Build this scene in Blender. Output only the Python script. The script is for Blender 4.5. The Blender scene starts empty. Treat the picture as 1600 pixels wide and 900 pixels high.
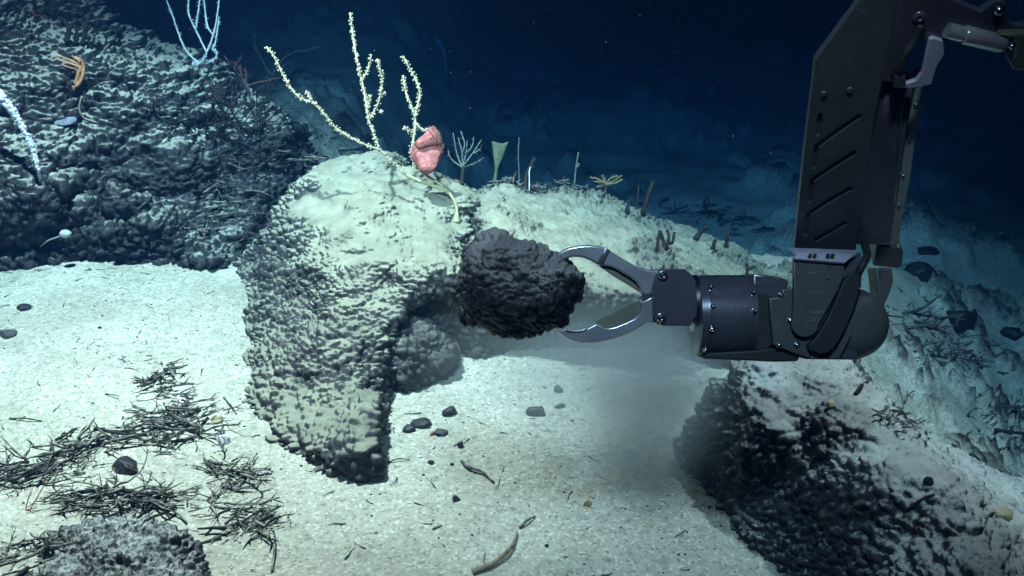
import bpy, bmesh, math, random
import numpy as np
from mathutils import Vector, Matrix
from mathutils.bvhtree import BVHTree

random.seed(7)
R = math.radians
sc = bpy.context.scene
col = sc.collection

# ------------------------------------------------------------------ camera, world, lamps, exposure
CAM_H, PITCH, FPX = 1.3, R(25), 1537.0          # focal length in pixels of a 1600 px wide frame
cam_data = bpy.data.cameras.new('camera')
cam_data.sensor_width = 36.0
cam_data.lens = 36.0 * FPX / 1600.0
cam_data.clip_start, cam_data.clip_end = 0.05, 500
cam = bpy.data.objects.new('camera', cam_data)
cam.location = (0, 0, CAM_H)
cam.rotation_euler = (R(90) - PITCH, 0, 0)
col.objects.link(cam)
sc.camera = cam

world = bpy.data.worlds.new('World')
sc.world = world
world.use_nodes = True
bg = world.node_tree.nodes['Background']
bg.inputs[0].default_value = (0.004, 0.012, 0.04, 1)
bg.inputs[1].default_value = 0.25


def spot(name, loc, target, energy, size, blend, radius, color):
    d = bpy.data.lights.new(name, 'SPOT')
    d.energy, d.spot_size, d.spot_blend, d.shadow_soft_size, d.color = energy, R(size), blend, radius, color
    o = bpy.data.objects.new(name, d)
    o.location = loc
    o.rotation_euler = (Vector(target) - Vector(loc)).to_track_quat('-Z', 'Y').to_euler()
    col.objects.link(o)
    return o


# the vehicle's own floodlights: the only light at this depth
LAMP = (1.0, 0.53, 0.335)                         # warm lamps, as the picture is balanced for the water's blue
spot('boom_floodlight', (-0.95, 2.25, 3.0), (-0.98, 2.58, 0.0), 5600, 69, 1.0, 0.05, LAMP)
spot('starboard_floodlight', (1.15, 1.75, 2.9), (1.45, 2.75, -0.5), 1800, 72, 1.0, 0.05, (1.0, 0.60, 0.42))
spot('forward_floodlight', (-0.6, 0.0, 2.6), (0.45, 6.0, -0.6), 6000, 46, 1.0, 0.05, LAMP)
spot('camera_floodlight', (0.05, 0.25, 2.35), (0.22, 1.45, 0.6), 230, 38, 1.0, 0.04, (1.0, 0.80, 0.72))

sc.view_settings.view_transform = 'Standard'
sc.view_settings.look = 'None'
sc.view_settings.gamma = 1
sc.view_settings.use_curve_mapping = False
sc.view_settings.exposure = 0.0
cy = sc.cycles
cy.max_bounces, cy.diffuse_bounces, cy.glossy_bounces, cy.volume_bounces = 4, 2, 2, 1
cy.transmission_bounces = 2
cy.volume_step_rate = 2.5
cy.use_denoising = True
cy.caustics_reflective = cy.caustics_refractive = False

# ------------------------------------------------------------------ view helpers (pixel of the 1600x900 photo -> place)
CP = Vector((0, 0, CAM_H))
FW = Vector((0, math.cos(PITCH), -math.sin(PITCH)))
UP = Vector((0, math.sin(PITCH), math.cos(PITCH)))
RT = Vector((1, 0, 0))


def ray(px, py):
    return FW + RT * ((px - 800) / FPX) - UP * ((py - 450) / FPX)


def P(px, py, depth):
    return CP + ray(px, py) * depth


def G(px, py, z=0.0):
    r = ray(px, py)
    return CP + r * ((z - CAM_H) / r.z)


# ------------------------------------------------------------------ numpy noise
def _h(i, j, k, s):
    n = (i.astype(np.uint32) * np.uint32(374761393) + j.astype(np.uint32) * np.uint32(668265263)
         + k.astype(np.uint32) * np.uint32(2246822519) + np.uint32((s * 3266489917) & 0xffffffff))
    n = (n ^ (n >> np.uint32(13))) * np.uint32(1274126177)
    n = (n ^ (n >> np.uint32(16))) * np.uint32(2654435761)
    n = n ^ (n >> np.uint32(15))
    return n.astype(np.float64) / 4294967296.0


def vnoise(p, scale, seed=0):
    q = p * scale
    f = np.floor(q)
    i = f.astype(np.int64)
    t = q - f
    t = t * t * t * (t * (t * 6 - 15) + 10)
    out = 0
    for a in (0, 1):
        for b in (0, 1):
            for c in (0, 1):
                w = ((t[:, 0] if a else 1 - t[:, 0]) * (t[:, 1] if b else 1 - t[:, 1]) * (t[:, 2] if c else 1 - t[:, 2]))
                out = out + w * _h(i[:, 0] + a, i[:, 1] + b, i[:, 2] + c, seed)
    return out * 2 - 1


def fbm(p, scale, octv=4, seed=0, gain=0.5):
    s, a, tot = 0, 1.0, 0
    for o in range(octv):
        s = s + a * vnoise(p + 3.17 * o, scale * 2 ** o, seed + o)
        tot += a
        a *= gain
    return s / tot


def worley(p, scale, seed=0):
    q = p * scale
    i = np.floor(q).astype(np.int64)
    f1 = np.full(len(p), 9.0)
    f2 = np.full(len(p), 9.0)
    idv = np.zeros(len(p))
    for a in (-1, 0, 1):
        for b in (-1, 0, 1):
            for c in (-1, 0, 1):
                ci, cj, ck = i[:, 0] + a, i[:, 1] + b, i[:, 2] + c
                h0 = _h(ci, cj, ck, seed)
                d = ((ci + h0 - q[:, 0]) ** 2 + (cj + _h(ci, cj, ck, seed + 11) - q[:, 1]) ** 2
                     + (ck + _h(ci, cj, ck, seed + 23) - q[:, 2]) ** 2)
                m = d < f1
                f2 = np.where(m, f1, np.minimum(f2, d))
                idv = np.where(m, h0, idv)
                f1 = np.where(m, d, f1)
    return np.sqrt(f1), np.sqrt(f2), idv


def sstep(a, b, x):
    t = np.clip((x - a) / (b - a), 0, 1)
    return t * t * (3 - 2 * t)


def smin(a, b, k):
    h = np.clip(0.5 + 0.5 * (b - a) / k, 0, 1)
    return b * (1 - h) + a * h - k * h * (1 - h)


def smax(a, b, k):
    return -smin(-a, -b, k)


def poly_sd(x, y, pts):
    d = np.full(x.shape, 1e9)
    inside = np.zeros(x.shape, bool)
    n = len(pts)
    for a in range(n):
        ax, ay = pts[a]
        bx, by = pts[(a + 1) % n]
        ex, ey = bx - ax, by - ay
        t = np.clip(((x - ax) * ex + (y - ay) * ey) / (ex * ex + ey * ey + 1e-12), 0, 1)
        d = np.minimum(d, (x - ax - t * ex) ** 2 + (y - ay - t * ey) ** 2)
        if abs(by - ay) > 1e-9:
            c = ((ay > y) != (by > y)) & (x < ex * (y - ay) / ey + ax)
            inside ^= c
    d = np.sqrt(d)
    return np.where(inside, -d, d)


def surface_nets(lo, hi, h, field):
    n = [int(math.ceil((hi[a] - lo[a]) / h)) + 1 for a in range(3)]
    xs = [lo[a] + h * np.arange(n[a]) for a in range(3)]
    X, Y, Z = np.meshgrid(*xs, indexing='ij')
    V = field(X, Y, Z)
    ins = V < 0
    c = lambda A, a, b, d: A[a:n[0] - 1 + a, b:n[1] - 1 + b, d:n[2] - 1 + d]
    s = sum(c(ins, a, b, d).astype(np.int8) for a in (0, 1) for b in (0, 1) for d in (0, 1))
    act = (s > 0) & (s < 8)
    idx = np.full(act.shape, -1, np.int64)
    idx[act] = np.arange(act.sum())
    I = np.argwhere(act)
    acc = np.zeros((len(I), 3))
    cnt = np.zeros(len(I))
    cor = [(a, b, d) for a in (0, 1) for b in (0, 1) for d in (0, 1)]
    for u in cor:
        for ax in range(3):
            if u[ax] == 0:
                w = list(u)
                w[ax] = 1
                va = c(V, *u)[act]
                vb = c(V, *w)[act]
                m = (va < 0) != (vb < 0)
                t = np.where(m, va / np.where(m, va - vb, 1), 0)
                p = np.array(u, float)[None, :].repeat(len(I), 0)
                p[:, ax] += t
                acc[m] += p[m]
                cnt[m] += 1
    verts = (I + acc / cnt[:, None]) * h + np.array(lo)
    faces = []
    for ax in range(3):
        o1, o2 = (ax + 1) % 3, (ax + 2) % 3
        sl0 = [slice(1, n[a] - 1) for a in range(3)]
        sl1 = list(sl0)
        sl0[ax] = slice(0, n[ax] - 1)
        sl1[ax] = slice(1, n[ax])
        A, B = ins[tuple(sl0)], ins[tuple(sl1)]
        for flip in (False, True):
            E = np.argwhere((A & ~B) if not flip else (~A & B))
            if not len(E):
                continue
            for a in range(3):
                if a != ax:
                    E[:, a] += 1
            q = []
            for d1, d2 in ((-1, -1), (0, -1), (0, 0), (-1, 0)):
                k = E.copy()
                k[:, o1] += d1
                k[:, o2] += d2
                q.append(idx[k[:, 0], k[:, 1], k[:, 2]])
            q = np.stack(q, 1)
            faces.append(q[:, ::-1] if flip else q)
    return verts, np.concatenate(faces)


def subdivide(verts, quads, smooth=0.5):
    """one Catmull-like split of a quad mesh"""
    nv = len(verts)
    e = np.concatenate([quads[:, [0, 1]], quads[:, [1, 2]], quads[:, [2, 3]], quads[:, [3, 0]]])
    es = np.sort(e, 1)
    key = es[:, 0] * nv + es[:, 1]
    uk, inv = np.unique(key, return_inverse=True)
    ea, eb = uk // nv, uk % nv
    fc = verts[quads].mean(1)
    nq = len(quads)
    em = (verts[ea] + verts[eb]) / 2
    ev = nv + inv.reshape(4, nq)
    fi = nv + len(uk) + np.arange(nq)
    allv = np.concatenate([verts, em, fc])
    out = np.concatenate([np.stack([quads[:, k], ev[k], fi, ev[k - 1]], 1) for k in range(4)])
    return relax(allv, out, smooth), out


def relax(v, q, amt):
    s = np.zeros_like(v)
    n = np.zeros(len(v))
    for k in range(4):
        a, b = q[:, k], q[:, (k + 1) % 4]
        for d in range(3):
            s[:, d] += np.bincount(a, v[b, d], len(v)) + np.bincount(b, v[a, d], len(v))
        n += np.bincount(a, minlength=len(v)) + np.bincount(b, minlength=len(v))
    return v * (1 - amt) + s / np.maximum(n, 1)[:, None] * amt


def vnormals(v, q):
    nrm = np.cross(v[q[:, 2]] - v[q[:, 0]], v[q[:, 3]] - v[q[:, 1]])
    out = np.zeros_like(v)
    for k in range(4):
        for d in range(3):
            out[:, d] += np.bincount(q[:, k], nrm[:, d], len(v))
    return out / np.maximum(np.linalg.norm(out, axis=1), 1e-12)[:, None]


# ------------------------------------------------------------------ object helpers
def tag(o, label=None, cat=None, group=None, kind=None):
    if label: o['label'] = label
    if cat: o['category'] = cat
    if group: o['group'] = group
    if kind: o['kind'] = kind
    return o


def link(o, parent=None):
    col.objects.link(o)
    if parent is not None:
        o.parent = parent
        o.matrix_parent_inverse = parent.matrix_world.inverted()
    return o


def empty(name, loc, label, cat, group=None):
    o = bpy.data.objects.new(name, None)
    o.empty_display_size = 0.05
    o.matrix_world = Matrix.Translation(Vector(loc))
    link(o)
    return tag(o, label, cat, group)


def np_mesh(name, v, q, m, attrs=None, smooth=True, parent=None):
    me = bpy.data.meshes.new(name)
    me.vertices.add(len(v))
    me.vertices.foreach_set('co', np.asarray(v, np.float32).ravel())
    k = q.shape[1]
    me.loops.add(q.size)
    me.loops.foreach_set('vertex_index', q.astype(np.int32).ravel())
    me.polygons.add(len(q))
    me.polygons.foreach_set('loop_start', np.arange(0, q.size, k, dtype=np.int32))
    me.polygons.foreach_set('loop_total', np.full(len(q), k, np.int32))
    me.polygons.foreach_set('use_smooth', np.full(len(q), smooth, bool))
    me.update(calc_edges=True)
    for an, av in (attrs or {}).items():
        at = me.attributes.new(an, 'FLOAT', 'POINT')
        at.data.foreach_set('value', np.asarray(av, np.float32))
    me.materials.append(m)
    return link(bpy.data.objects.new(name, me), parent)


def catmull(pts, n=6):
    pts = [Vector(p) for p in pts]
    if len(pts) < 3:
        return [pts[0].lerp(pts[-1], k / n) for k in range(n + 1)]
    ext = [pts[0] * 2 - pts[1]] + pts + [pts[-1] * 2 - pts[-2]]
    out = []
    for i in range(1, len(ext) - 2):
        a, b, c, d = ext[i - 1:i + 3]
        for k in range(n):
            t = k / n
            out.append(0.5 * ((2 * b) + (c - a) * t + (2 * a - 5 * b + 4 * c - d) * t * t + (3 * b - a - 3 * c + d) * t ** 3))
    out.append(pts[-1])
    return out


class MB:
    """collects shapes, links them as one mesh"""
    def __init__(s):
        s.v, s.f = [], []

    def tube(s, pts, radii, sides=7, cap=True, rough=0.0):
        pts = [Vector(p) for p in pts]
        if not hasattr(radii, '__len__'):
            radii = [radii] * len(pts)
        base = len(s.v)
        prev = None
        for i, p in enumerate(pts):
            t = (pts[min(i + 1, len(pts) - 1)] - pts[max(i - 1, 0)]).normalized()
            if prev is None:
                a = t.orthogonal().normalized()
            else:
                a = (prev - t * prev.dot(t))
                a = a.normalized() if a.length > 1e-6 else t.orthogonal().normalized()
            prev = a
            b = t.cross(a)
            for k in range(sides):
                an = 2 * math.pi * k / sides
                r = radii[i] * (1 + rough * random.uniform(-1, 1))
                s.v.append(p + (a * math.cos(an) + b * math.sin(an)) * r)
        for i in range(len(pts) - 1):
            for k in range(sides):
                k2 = (k + 1) % sides
                s.f.append((base + i * sides + k, base + i * sides + k2, base + (i + 1) * sides + k2, base + (i + 1) * sides + k))
        if cap:
            s.f.append(tuple(base + k for k in range(sides))[::-1])
            s.f.append(tuple(base + (len(pts) - 1) * sides + k for k in range(sides)))
        return s

    def blob(s, c, r, seg=6, rings=4, jit=0.0, scale=(1, 1, 1)):
        base = len(s.v)
        c = Vector(c)
        s.v.append(c + Vector((0, 0, r * scale[2])))
        for i in range(1, rings):
            th = math.pi * i / rings
            for k in range(seg):
                ph = 2 * math.pi * k / seg
                q = r * (1 + jit * random.uniform(-1, 1))
                s.v.append(c + Vector((q * math.sin(th) * math.cos(ph) * scale[0], q * math.sin(th) * math.sin(ph) * scale[1], q * math.cos(th) * scale[2])))
        s.v.append(c - Vector((0, 0, r * scale[2])))
        last = len(s.v) - 1
        for k in range(seg):
            k2 = (k + 1) % seg
            s.f.append((base, base + 1 + k, base + 1 + k2))
            for i in range(rings - 2):
                s.f.append((base + 1 + i * seg + k, base + 1 + (i + 1) * seg + k, base + 1 + (i + 1) * seg + k2, base + 1 + i * seg + k2))
            o = base + 1 + (rings - 2) * seg
            s.f.append((o + k, last, o + k2))
        return s

    def build(s, name, m, parent=None, smooth=True):
        me = bpy.data.meshes.new(name)
        me.from_pydata([tuple(v) for v in s.v], [], s.f)
        me.polygons.foreach_set('use_smooth', [smooth] * len(me.polygons))
        me.materials.append(m)
        me.update()
        return link(bpy.data.objects.new(name, me), parent)


def bm_obj(name, bm, m, parent=None, smooth_angle=40, flat=False):
    bmesh.ops.recalc_face_normals(bm, faces=bm.faces)
    me = bpy.data.meshes.new(name)
    for f in bm.faces:
        f.smooth = not flat or not (len(f.verts) > 8 or f.calc_area() > 3e-4)
    for e in bm.edges:
        if len(e.link_faces) == 2 and e.calc_face_angle(0) > R(smooth_angle):
            e.smooth = False
    bm.to_mesh(me)
    bm.free()
    me.materials.append(m)
    return link(bpy.data.objects.new(name, me), parent)


# ------------------------------------------------------------------ materials
def node(nt, kind, **kw):
    n = nt.nodes.new(kind)
    for k, v in kw.items():
        if k.startswith('i_'):
            key = k[2:]
            n.inputs[int(key) if key.isdigit() else key].default_value = v
        else:
            setattr(n, k, v)
    return n


def new_mat(name):
    m = bpy.data.materials.new(name)
    m.use_nodes = True
    nt = m.node_tree
    return m, nt, nt.nodes['Principled BSDF'], nt.links.new


def ramp(nt, stops):
    r = nt.nodes.new('ShaderNodeValToRGB')
    e = r.color_ramp.elements
    while len(e) < len(stops):
        e.new(0.5)
    for k, (p, c) in enumerate(stops):
        e[k].position = p
        e[k].color = c if len(c) == 4 else (*c, 1)
    return r


def simple(name, c1, c2, rough=0.7, scale=40, metal=0.0, bump=0.3, bscale=None, spec=0.4, dist=0.002):
    m, nt, b, L = new_mat(name)
    tc = node(nt, 'ShaderNodeTexCoord')
    n = node(nt, 'ShaderNodeTexNoise', i_Scale=scale, i_Detail=5.0)
    L(tc.outputs['Object'], n.inputs['Vector'])
    r = ramp(nt, [(0.3, c1), (0.7, c2)])
    L(n.outputs['Fac'], r.inputs['Fac'])
    L(r.outputs['Color'], b.inputs['Base Color'])
    b.inputs['Roughness'].default_value = rough
    b.inputs['Metallic'].default_value = metal
    b.inputs['Specular IOR Level'].default_value = spec
    if bump:
        n2 = node(nt, 'ShaderNodeTexNoise', i_Scale=bscale or scale * 4, i_Detail=4.0)
        L(tc.outputs['Object'], n2.inputs['Vector'])
        bp = node(nt, 'ShaderNodeBump', i_Strength=bump, i_Distance=dist)
        L(n2.outputs['Fac'], bp.inputs['Height'])
        L(bp.outputs['Normal'], b.inputs['Normal'])
    return m


def crust_mat(name, dark1, dark2, sed1, sed2, rough=0.55, fine=220.0, grit=1.0, bump=0.004):
    m, nt, b, L = new_mat(name)
    tc = node(nt, 'ShaderNodeTexCoord')
    at = node(nt, 'ShaderNodeAttribute', attribute_name='dust')
    n1 = node(nt, 'ShaderNodeTexNoise', i_Scale=fine, i_Detail=5.0, i_Roughness=0.65)
    n2 = node(nt, 'ShaderNodeTexNoise', i_Scale=14.0, i_Detail=5.0)
    n3 = node(nt, 'ShaderNodeTexNoise', i_Scale=60.0, i_Detail=4.0)
    for n in (n1, n2, n3):
        L(tc.outputs['Object'], n.inputs['Vector'])
    rd = ramp(nt, [(0.3, dark1), (0.72, dark2)])
    L(n3.outputs['Fac'], rd.inputs['Fac'])
    rs = ramp(nt, [(0.3, sed1), (0.7, sed2)])
    L(n2.outputs['Fac'], rs.inputs['Fac'])
    ma = node(nt, 'ShaderNodeMath', operation='MULTIPLY_ADD')
    L(n1.outputs['Fac'], ma.inputs[0])
    ma.inputs[1].default_value = grit
    ma.inputs[2].default_value = -grit / 2
    ad = node(nt, 'ShaderNodeMath', operation='ADD')
    L(at.outputs['Fac'], ad.inputs[0])
    L(ma.outputs[0], ad.inputs[1])
    mr = node(nt, 'ShaderNodeMapRange', interpolation_type='SMOOTHSTEP')
    mr.inputs['From Min'].default_value = 0.12
    mr.inputs['From Max'].default_value = 0.88
    L(ad.outputs[0], mr.inputs['Value'])
    mx = node(nt, 'ShaderNodeMix', data_type='RGBA')
    L(mr.outputs['Result'], mx.inputs['Factor'])
    L(rd.outputs['Color'], mx.inputs['A'])
    L(rs.outputs['Color'], mx.inputs['B'])
    L(mx.outputs['Result'], b.inputs['Base Color'])
    mr2 = node(nt, 'ShaderNodeMapRange')
    L(mr.outputs['Result'], mr2.inputs['Value'])
    mr2.inputs['To Min'].default_value = rough
    mr2.inputs['To Max'].default_value = 0.95
    L(mr2.outputs['Result'], b.inputs['Roughness'])
    b.inputs['Specular IOR Level'].default_value = 0.35
    bp = node(nt, 'ShaderNodeBump', i_Strength=0.7, i_Distance=bump)
    L(n1.outputs['Fac'], bp.inputs['Height'])
    L(bp.outputs['Normal'], b.inputs['Normal'])
    return m


def sand_mat():
    m, nt, b, L = new_mat('sediment')
    tc = node(nt, 'ShaderNodeTexCoord')
    at = node(nt, 'ShaderNodeAttribute', attribute_name='dust')
    big = node(nt, 'ShaderNodeTexNoise', i_Scale=3.0, i_Detail=6.0)
    mid = node(nt, 'ShaderNodeTexNoise', i_Scale=45.0, i_Detail=5.0)
    grain = node(nt, 'ShaderNodeTexVoronoi', i_Scale=190.0)
    fine = node(nt, 'ShaderNodeTexNoise', i_Scale=330.0, i_Detail=3.0)
    for n in (big, mid, grain, fine):
        L(tc.outputs['Object'], n.inputs['Vector'])
    rb = ramp(nt, [(0.3, (0.36, 0.335, 0.26)), (0.7, (0.55, 0.515, 0.41))])
    L(big.outputs['Fac'], rb.inputs['Fac'])
    rm = ramp(nt, [(0.25, (0.72, 0.72, 0.72)), (0.5, (1, 1, 1)), (0.8, (1.12, 1.12, 1.12))])
    L(mid.outputs['Fac'], rm.inputs['Fac'])
    sep = node(nt, 'ShaderNodeSeparateColor')
    L(grain.outputs['Color'], sep.inputs['Color'])
    rg = ramp(nt, [(0.0, (0.45, 0.45, 0.44)), (0.12, (0.8, 0.8, 0.8)), (0.3, (1, 1, 1)), (0.82, (1.0, 1.0, 1.0)), (0.97, (1.55, 1.55, 1.6))])
    L(sep.outputs['Red'], rg.inputs['Fac'])
    m1 = node(nt, 'ShaderNodeMix', data_type='RGBA', blend_type='MULTIPLY')
    m1.inputs['Factor'].default_value = 1
    L(rb.outputs['Color'], m1.inputs['A'])
    L(rm.outputs['Color'], m1.inputs['B'])
    m2 = node(nt, 'ShaderNodeMix', data_type='RGBA', blend_type='MULTIPLY')
    m2.inputs['Factor'].default_value = 0.8
    L(m1.outputs['Result'], m2.inputs['A'])
    L(rg.outputs['Color'], m2.inputs['B'])
    # bare crust where the attribute says the sediment is thin
    ad = node(nt, 'ShaderNodeMath', operation='MULTIPLY_ADD')
    L(mid.outputs['Fac'], ad.inputs[0])
    ad.inputs[1].default_value = 0.8
    L(at.outputs['Fac'], ad.inputs[2])
    mr = node(nt, 'ShaderNodeMapRange', interpolation_type='SMOOTHSTEP')
    mr.inputs['From Min'].default_value = 0.42
    mr.inputs['From Max'].default_value = 1.2
    L(ad.outputs[0], mr.inputs['Value'])
    m3 = node(nt, 'ShaderNodeMix', data_type='RGBA')
    L(mr.outputs['Result'], m3.inputs['Factor'])
    m3.inputs['A'].default_value = (0.035, 0.035, 0.035, 1)
    L(m2.outputs['Result'], m3.inputs['B'])
    L(m3.outputs['Result'], b.inputs['Base Color'])
    b.inputs['Roughness'].default_value = 0.92
    b.inputs['Specular IOR Level'].default_value = 0.2
    s = node(nt, 'ShaderNodeMath', operation='ADD')
    L(fine.outputs['Fac'], s.inputs[0])
    L(mid.outputs['Fac'], s.inputs[1])
    bp = node(nt, 'ShaderNodeBump', i_Strength=0.7, i_Distance=0.005)
    L(s.outputs[0], bp.inputs['Height'])
    L(bp.outputs['Normal'], b.inputs['Normal'])
    return m


M = {}
M['sand'] = sand_mat()
M['crust'] = crust_mat('manganese_crust', (0.022, 0.022, 0.024), (0.07, 0.068, 0.064), (0.19, 0.185, 0.135), (0.32, 0.31, 0.23))
M['crust_left'] = crust_mat('dark_manganese_crust', (0.007, 0.007, 0.008), (0.030, 0.029, 0.030), (0.30, 0.295, 0.235), (0.50, 0.485, 0.40), rough=0.45, fine=90, grit=1.4, bump=0.010)
M['crust_right'] = crust_mat('pale_dusted_crust', (0.016, 0.015, 0.017), (0.06, 0.056, 0.058), (0.33, 0.33, 0.30), (0.52, 0.515, 0.47), fine=120, grit=2.2, bump=0.006)
M['crust_held'] = crust_mat('fresh_manganese_crust', (0.007, 0.0066, 0.008), (0.030, 0.028, 0.032), (0.20, 0.19, 0.18), (0.42, 0.40, 0.385), rough=0.36, fine=260, grit=1.6)
M['dead_coral'] = simple('dead_coral', (0.006, 0.0055, 0.0055), (0.028, 0.024, 0.020), 0.8, 60, bump=0.5)
M['twig'] = simple('dead_coral_dusty', (0.012, 0.011, 0.010), (0.13, 0.12, 0.10), 0.85, 70, bump=0.5)
def dusty_twig():
    m = M['twig']
    nt = m.node_tree
    b = nt.nodes['Principled BSDF']
    L = nt.links.new
    base = b.inputs['Base Color'].links[0].from_socket
    g = node(nt, 'ShaderNodeNewGeometry')
    sp = node(nt, 'ShaderNodeSeparateXYZ')
    L(g.outputs['Normal'], sp.inputs[0])
    tc = node(nt, 'ShaderNodeTexCoord')
    n = node(nt, 'ShaderNodeTexNoise', i_Scale=55.0, i_Detail=3.0)
    L(tc.outputs['Object'], n.inputs['Vector'])
    a = node(nt, 'ShaderNodeMath', operation='MULTIPLY')
    L(sp.outputs['Z'], a.inputs[0])
    L(n.outputs['Fac'], a.inputs[1])
    r = node(nt, 'ShaderNodeMapRange', interpolation_type='SMOOTHSTEP')
    r.inputs['From Min'].default_value, r.inputs['From Max'].default_value, r.inputs['To Max'].default_value = 0.36, 0.60, 0.75
    L(a.outputs[0], r.inputs['Value'])
    mx = node(nt, 'ShaderNodeMix', data_type='RGBA')
    L(r.outputs['Result'], mx.inputs['Factor'])
    L(base, mx.inputs['A'])
    mx.inputs['B'].default_value = (0.34, 0.32, 0.25, 1)
    L(mx.outputs['Result'], b.inputs['Base Color'])


dusty_twig()
M['tan_twig'] = simple('tan_coral_stick', (0.14, 0.10, 0.06), (0.36, 0.29, 0.19), 0.8, 60, bump=0.5)
M['black_stone'] = simple('black_stone', (0.008, 0.008, 0.009), (0.03, 0.028, 0.03), 0.5, 60, bump=0.6, dist=0.003)
M['grey_stone'] = simple('grey_stone', (0.03, 0.03, 0.032), (0.12, 0.115, 0.105), 0.75, 70, bump=0.6, dist=0.003)
M['coral_tan'] = simple('tan_coral', (0.32, 0.28, 0.18), (0.50, 0.46, 0.33), 0.8, 200, bump=0.4)
M['coral_stem'] = simple('yellow_coral_stem', (0.30, 0.27, 0.13), (0.46, 0.42, 0.24), 0.6, 80, bump=0.2)
M['polyp'] = simple('coral_polyps', (0.28, 0.22, 0.13), (0.52, 0.44, 0.29), 0.75, 300, bump=0)
M['anemone'] = simple('pink_anemone', (0.22, 0.055, 0.05), (0.46, 0.16, 0.145), 0.6, 55, bump=0.8, bscale=140, dist=0.006)
b_ = M['anemone'].node_tree.nodes['Principled BSDF']
b_.inputs['Subsurface Weight'].default_value = 0.45
b_.inputs['Subsurface Radius'].default_value = (1.0, 0.35, 0.25)
b_.inputs['Subsurface Scale'].default_value = 0.012
M['tentacle'] = simple('pink_tentacle', (0.36, 0.11, 0.10), (0.52, 0.22, 0.20), 0.5, 60, bump=0)
M['white_coral'] = simple('white_coral', (0.62, 0.66, 0.64), (0.8, 0.82, 0.8), 0.6, 60, bump=0.2)
M['lilac'] = simple('lavender_white_coral', (0.55, 0.55, 0.68), (0.75, 0.76, 0.84), 0.6, 60, bump=0.2)
M['dim_lilac'] = simple('dim_lavender_sponge', (0.20, 0.20, 0.25), (0.34, 0.34, 0.40), 0.8, 90, bump=0.6)
M['pale_sponge'] = simple('pale_sponge', (0.38, 0.40, 0.37), (0.55, 0.57, 0.52), 0.8, 90, bump=0.5)
M['green_sponge'] = simple('grey_green_sponge', (0.07, 0.085, 0.05), (0.13, 0.15, 0.09), 0.85, 60, bump=0.5)  # green taken darker, so distance dimming sits in the colour
M['tan_sponge'] = simple('tan_sponge', (0.34, 0.27, 0.16), (0.50, 0.42, 0.28), 0.85, 60, bump=0.5)
M['orange'] = simple('orange_crinoid', (0.60, 0.22, 0.08), (0.80, 0.45, 0.25), 0.6, 120, bump=0.2)
M['red_coral'] = simple('reddish_coral', (0.16, 0.05, 0.035), (0.28, 0.11, 0.08), 0.7, 60, bump=0.2)
M['yellow'] = simple('yellow_crinoid', (0.26, 0.17, 0.07), (0.40, 0.28, 0.14), 0.6, 120, bump=0.2)
M['dimmed_coral'] = simple('dimmed_bush_coral', (0.08, 0.10, 0.09), (0.15, 0.17, 0.15), 0.7, 120, bump=0.2)  # colour darkened to paint in the dimness of standing farther off
M['jelly'] = simple('blue_grey_sea_pen', (0.14, 0.18, 0.22), (0.20, 0.25, 0.30), 0.6, 60, bump=0.2)
M['snow'] = simple('pale_particle', (0.6, 0.6, 0.6), (0.8, 0.8, 0.8), 0.8, 60, bump=0)
# manipulator
M['black_metal'] = simple('black_anodised_metal', (0.080, 0.076, 0.100), (0.112, 0.107, 0.138), 0.28, 18, metal=0.45, bump=0.12, bscale=300, spec=0.6, dist=0.0006)
M['grey_metal'] = simple('grey_anodised_metal', (0.046, 0.050, 0.053), (0.062, 0.066, 0.069), 0.42, 14, metal=0.0, bump=0.1, bscale=280, spec=0.5, dist=0.0006)
M['cover_metal'] = simple('worn_grey_cover', (0.24, 0.255, 0.25), (0.32, 0.335, 0.33), 0.4, 14, metal=0.1, bump=0.1, bscale=280, spec=0.5, dist=0.0006)
M['lilac_metal'] = simple('pale_grey_metal', (0.34, 0.32, 0.40), (0.45, 0.42, 0.52), 0.45, 25, metal=0.2, bump=0.1, bscale=280, spec=0.5, dist=0.0006)
M['titanium'] = simple('titanium', (0.36, 0.37, 0.41), (0.52, 0.53, 0.57), 0.24, 22, metal=0.6, bump=0.15, bscale=260, dist=0.0006)
M['scoop'] = simple('worn_olive_metal', (0.11, 0.115, 0.085), (0.17, 0.17, 0.13), 0.5, 40, metal=0.3, bump=0.2, bscale=200, dist=0.0008)
M['steel'] = simple('bright_steel', (0.62, 0.62, 0.62), (0.75, 0.75, 0.75), 0.2, 30, metal=1.0, bump=0.0)
M['rubber'] = simple('black_rubber', (0.010, 0.010, 0.011), (0.02, 0.02, 0.021), 0.6, 30, bump=0.1)


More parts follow.
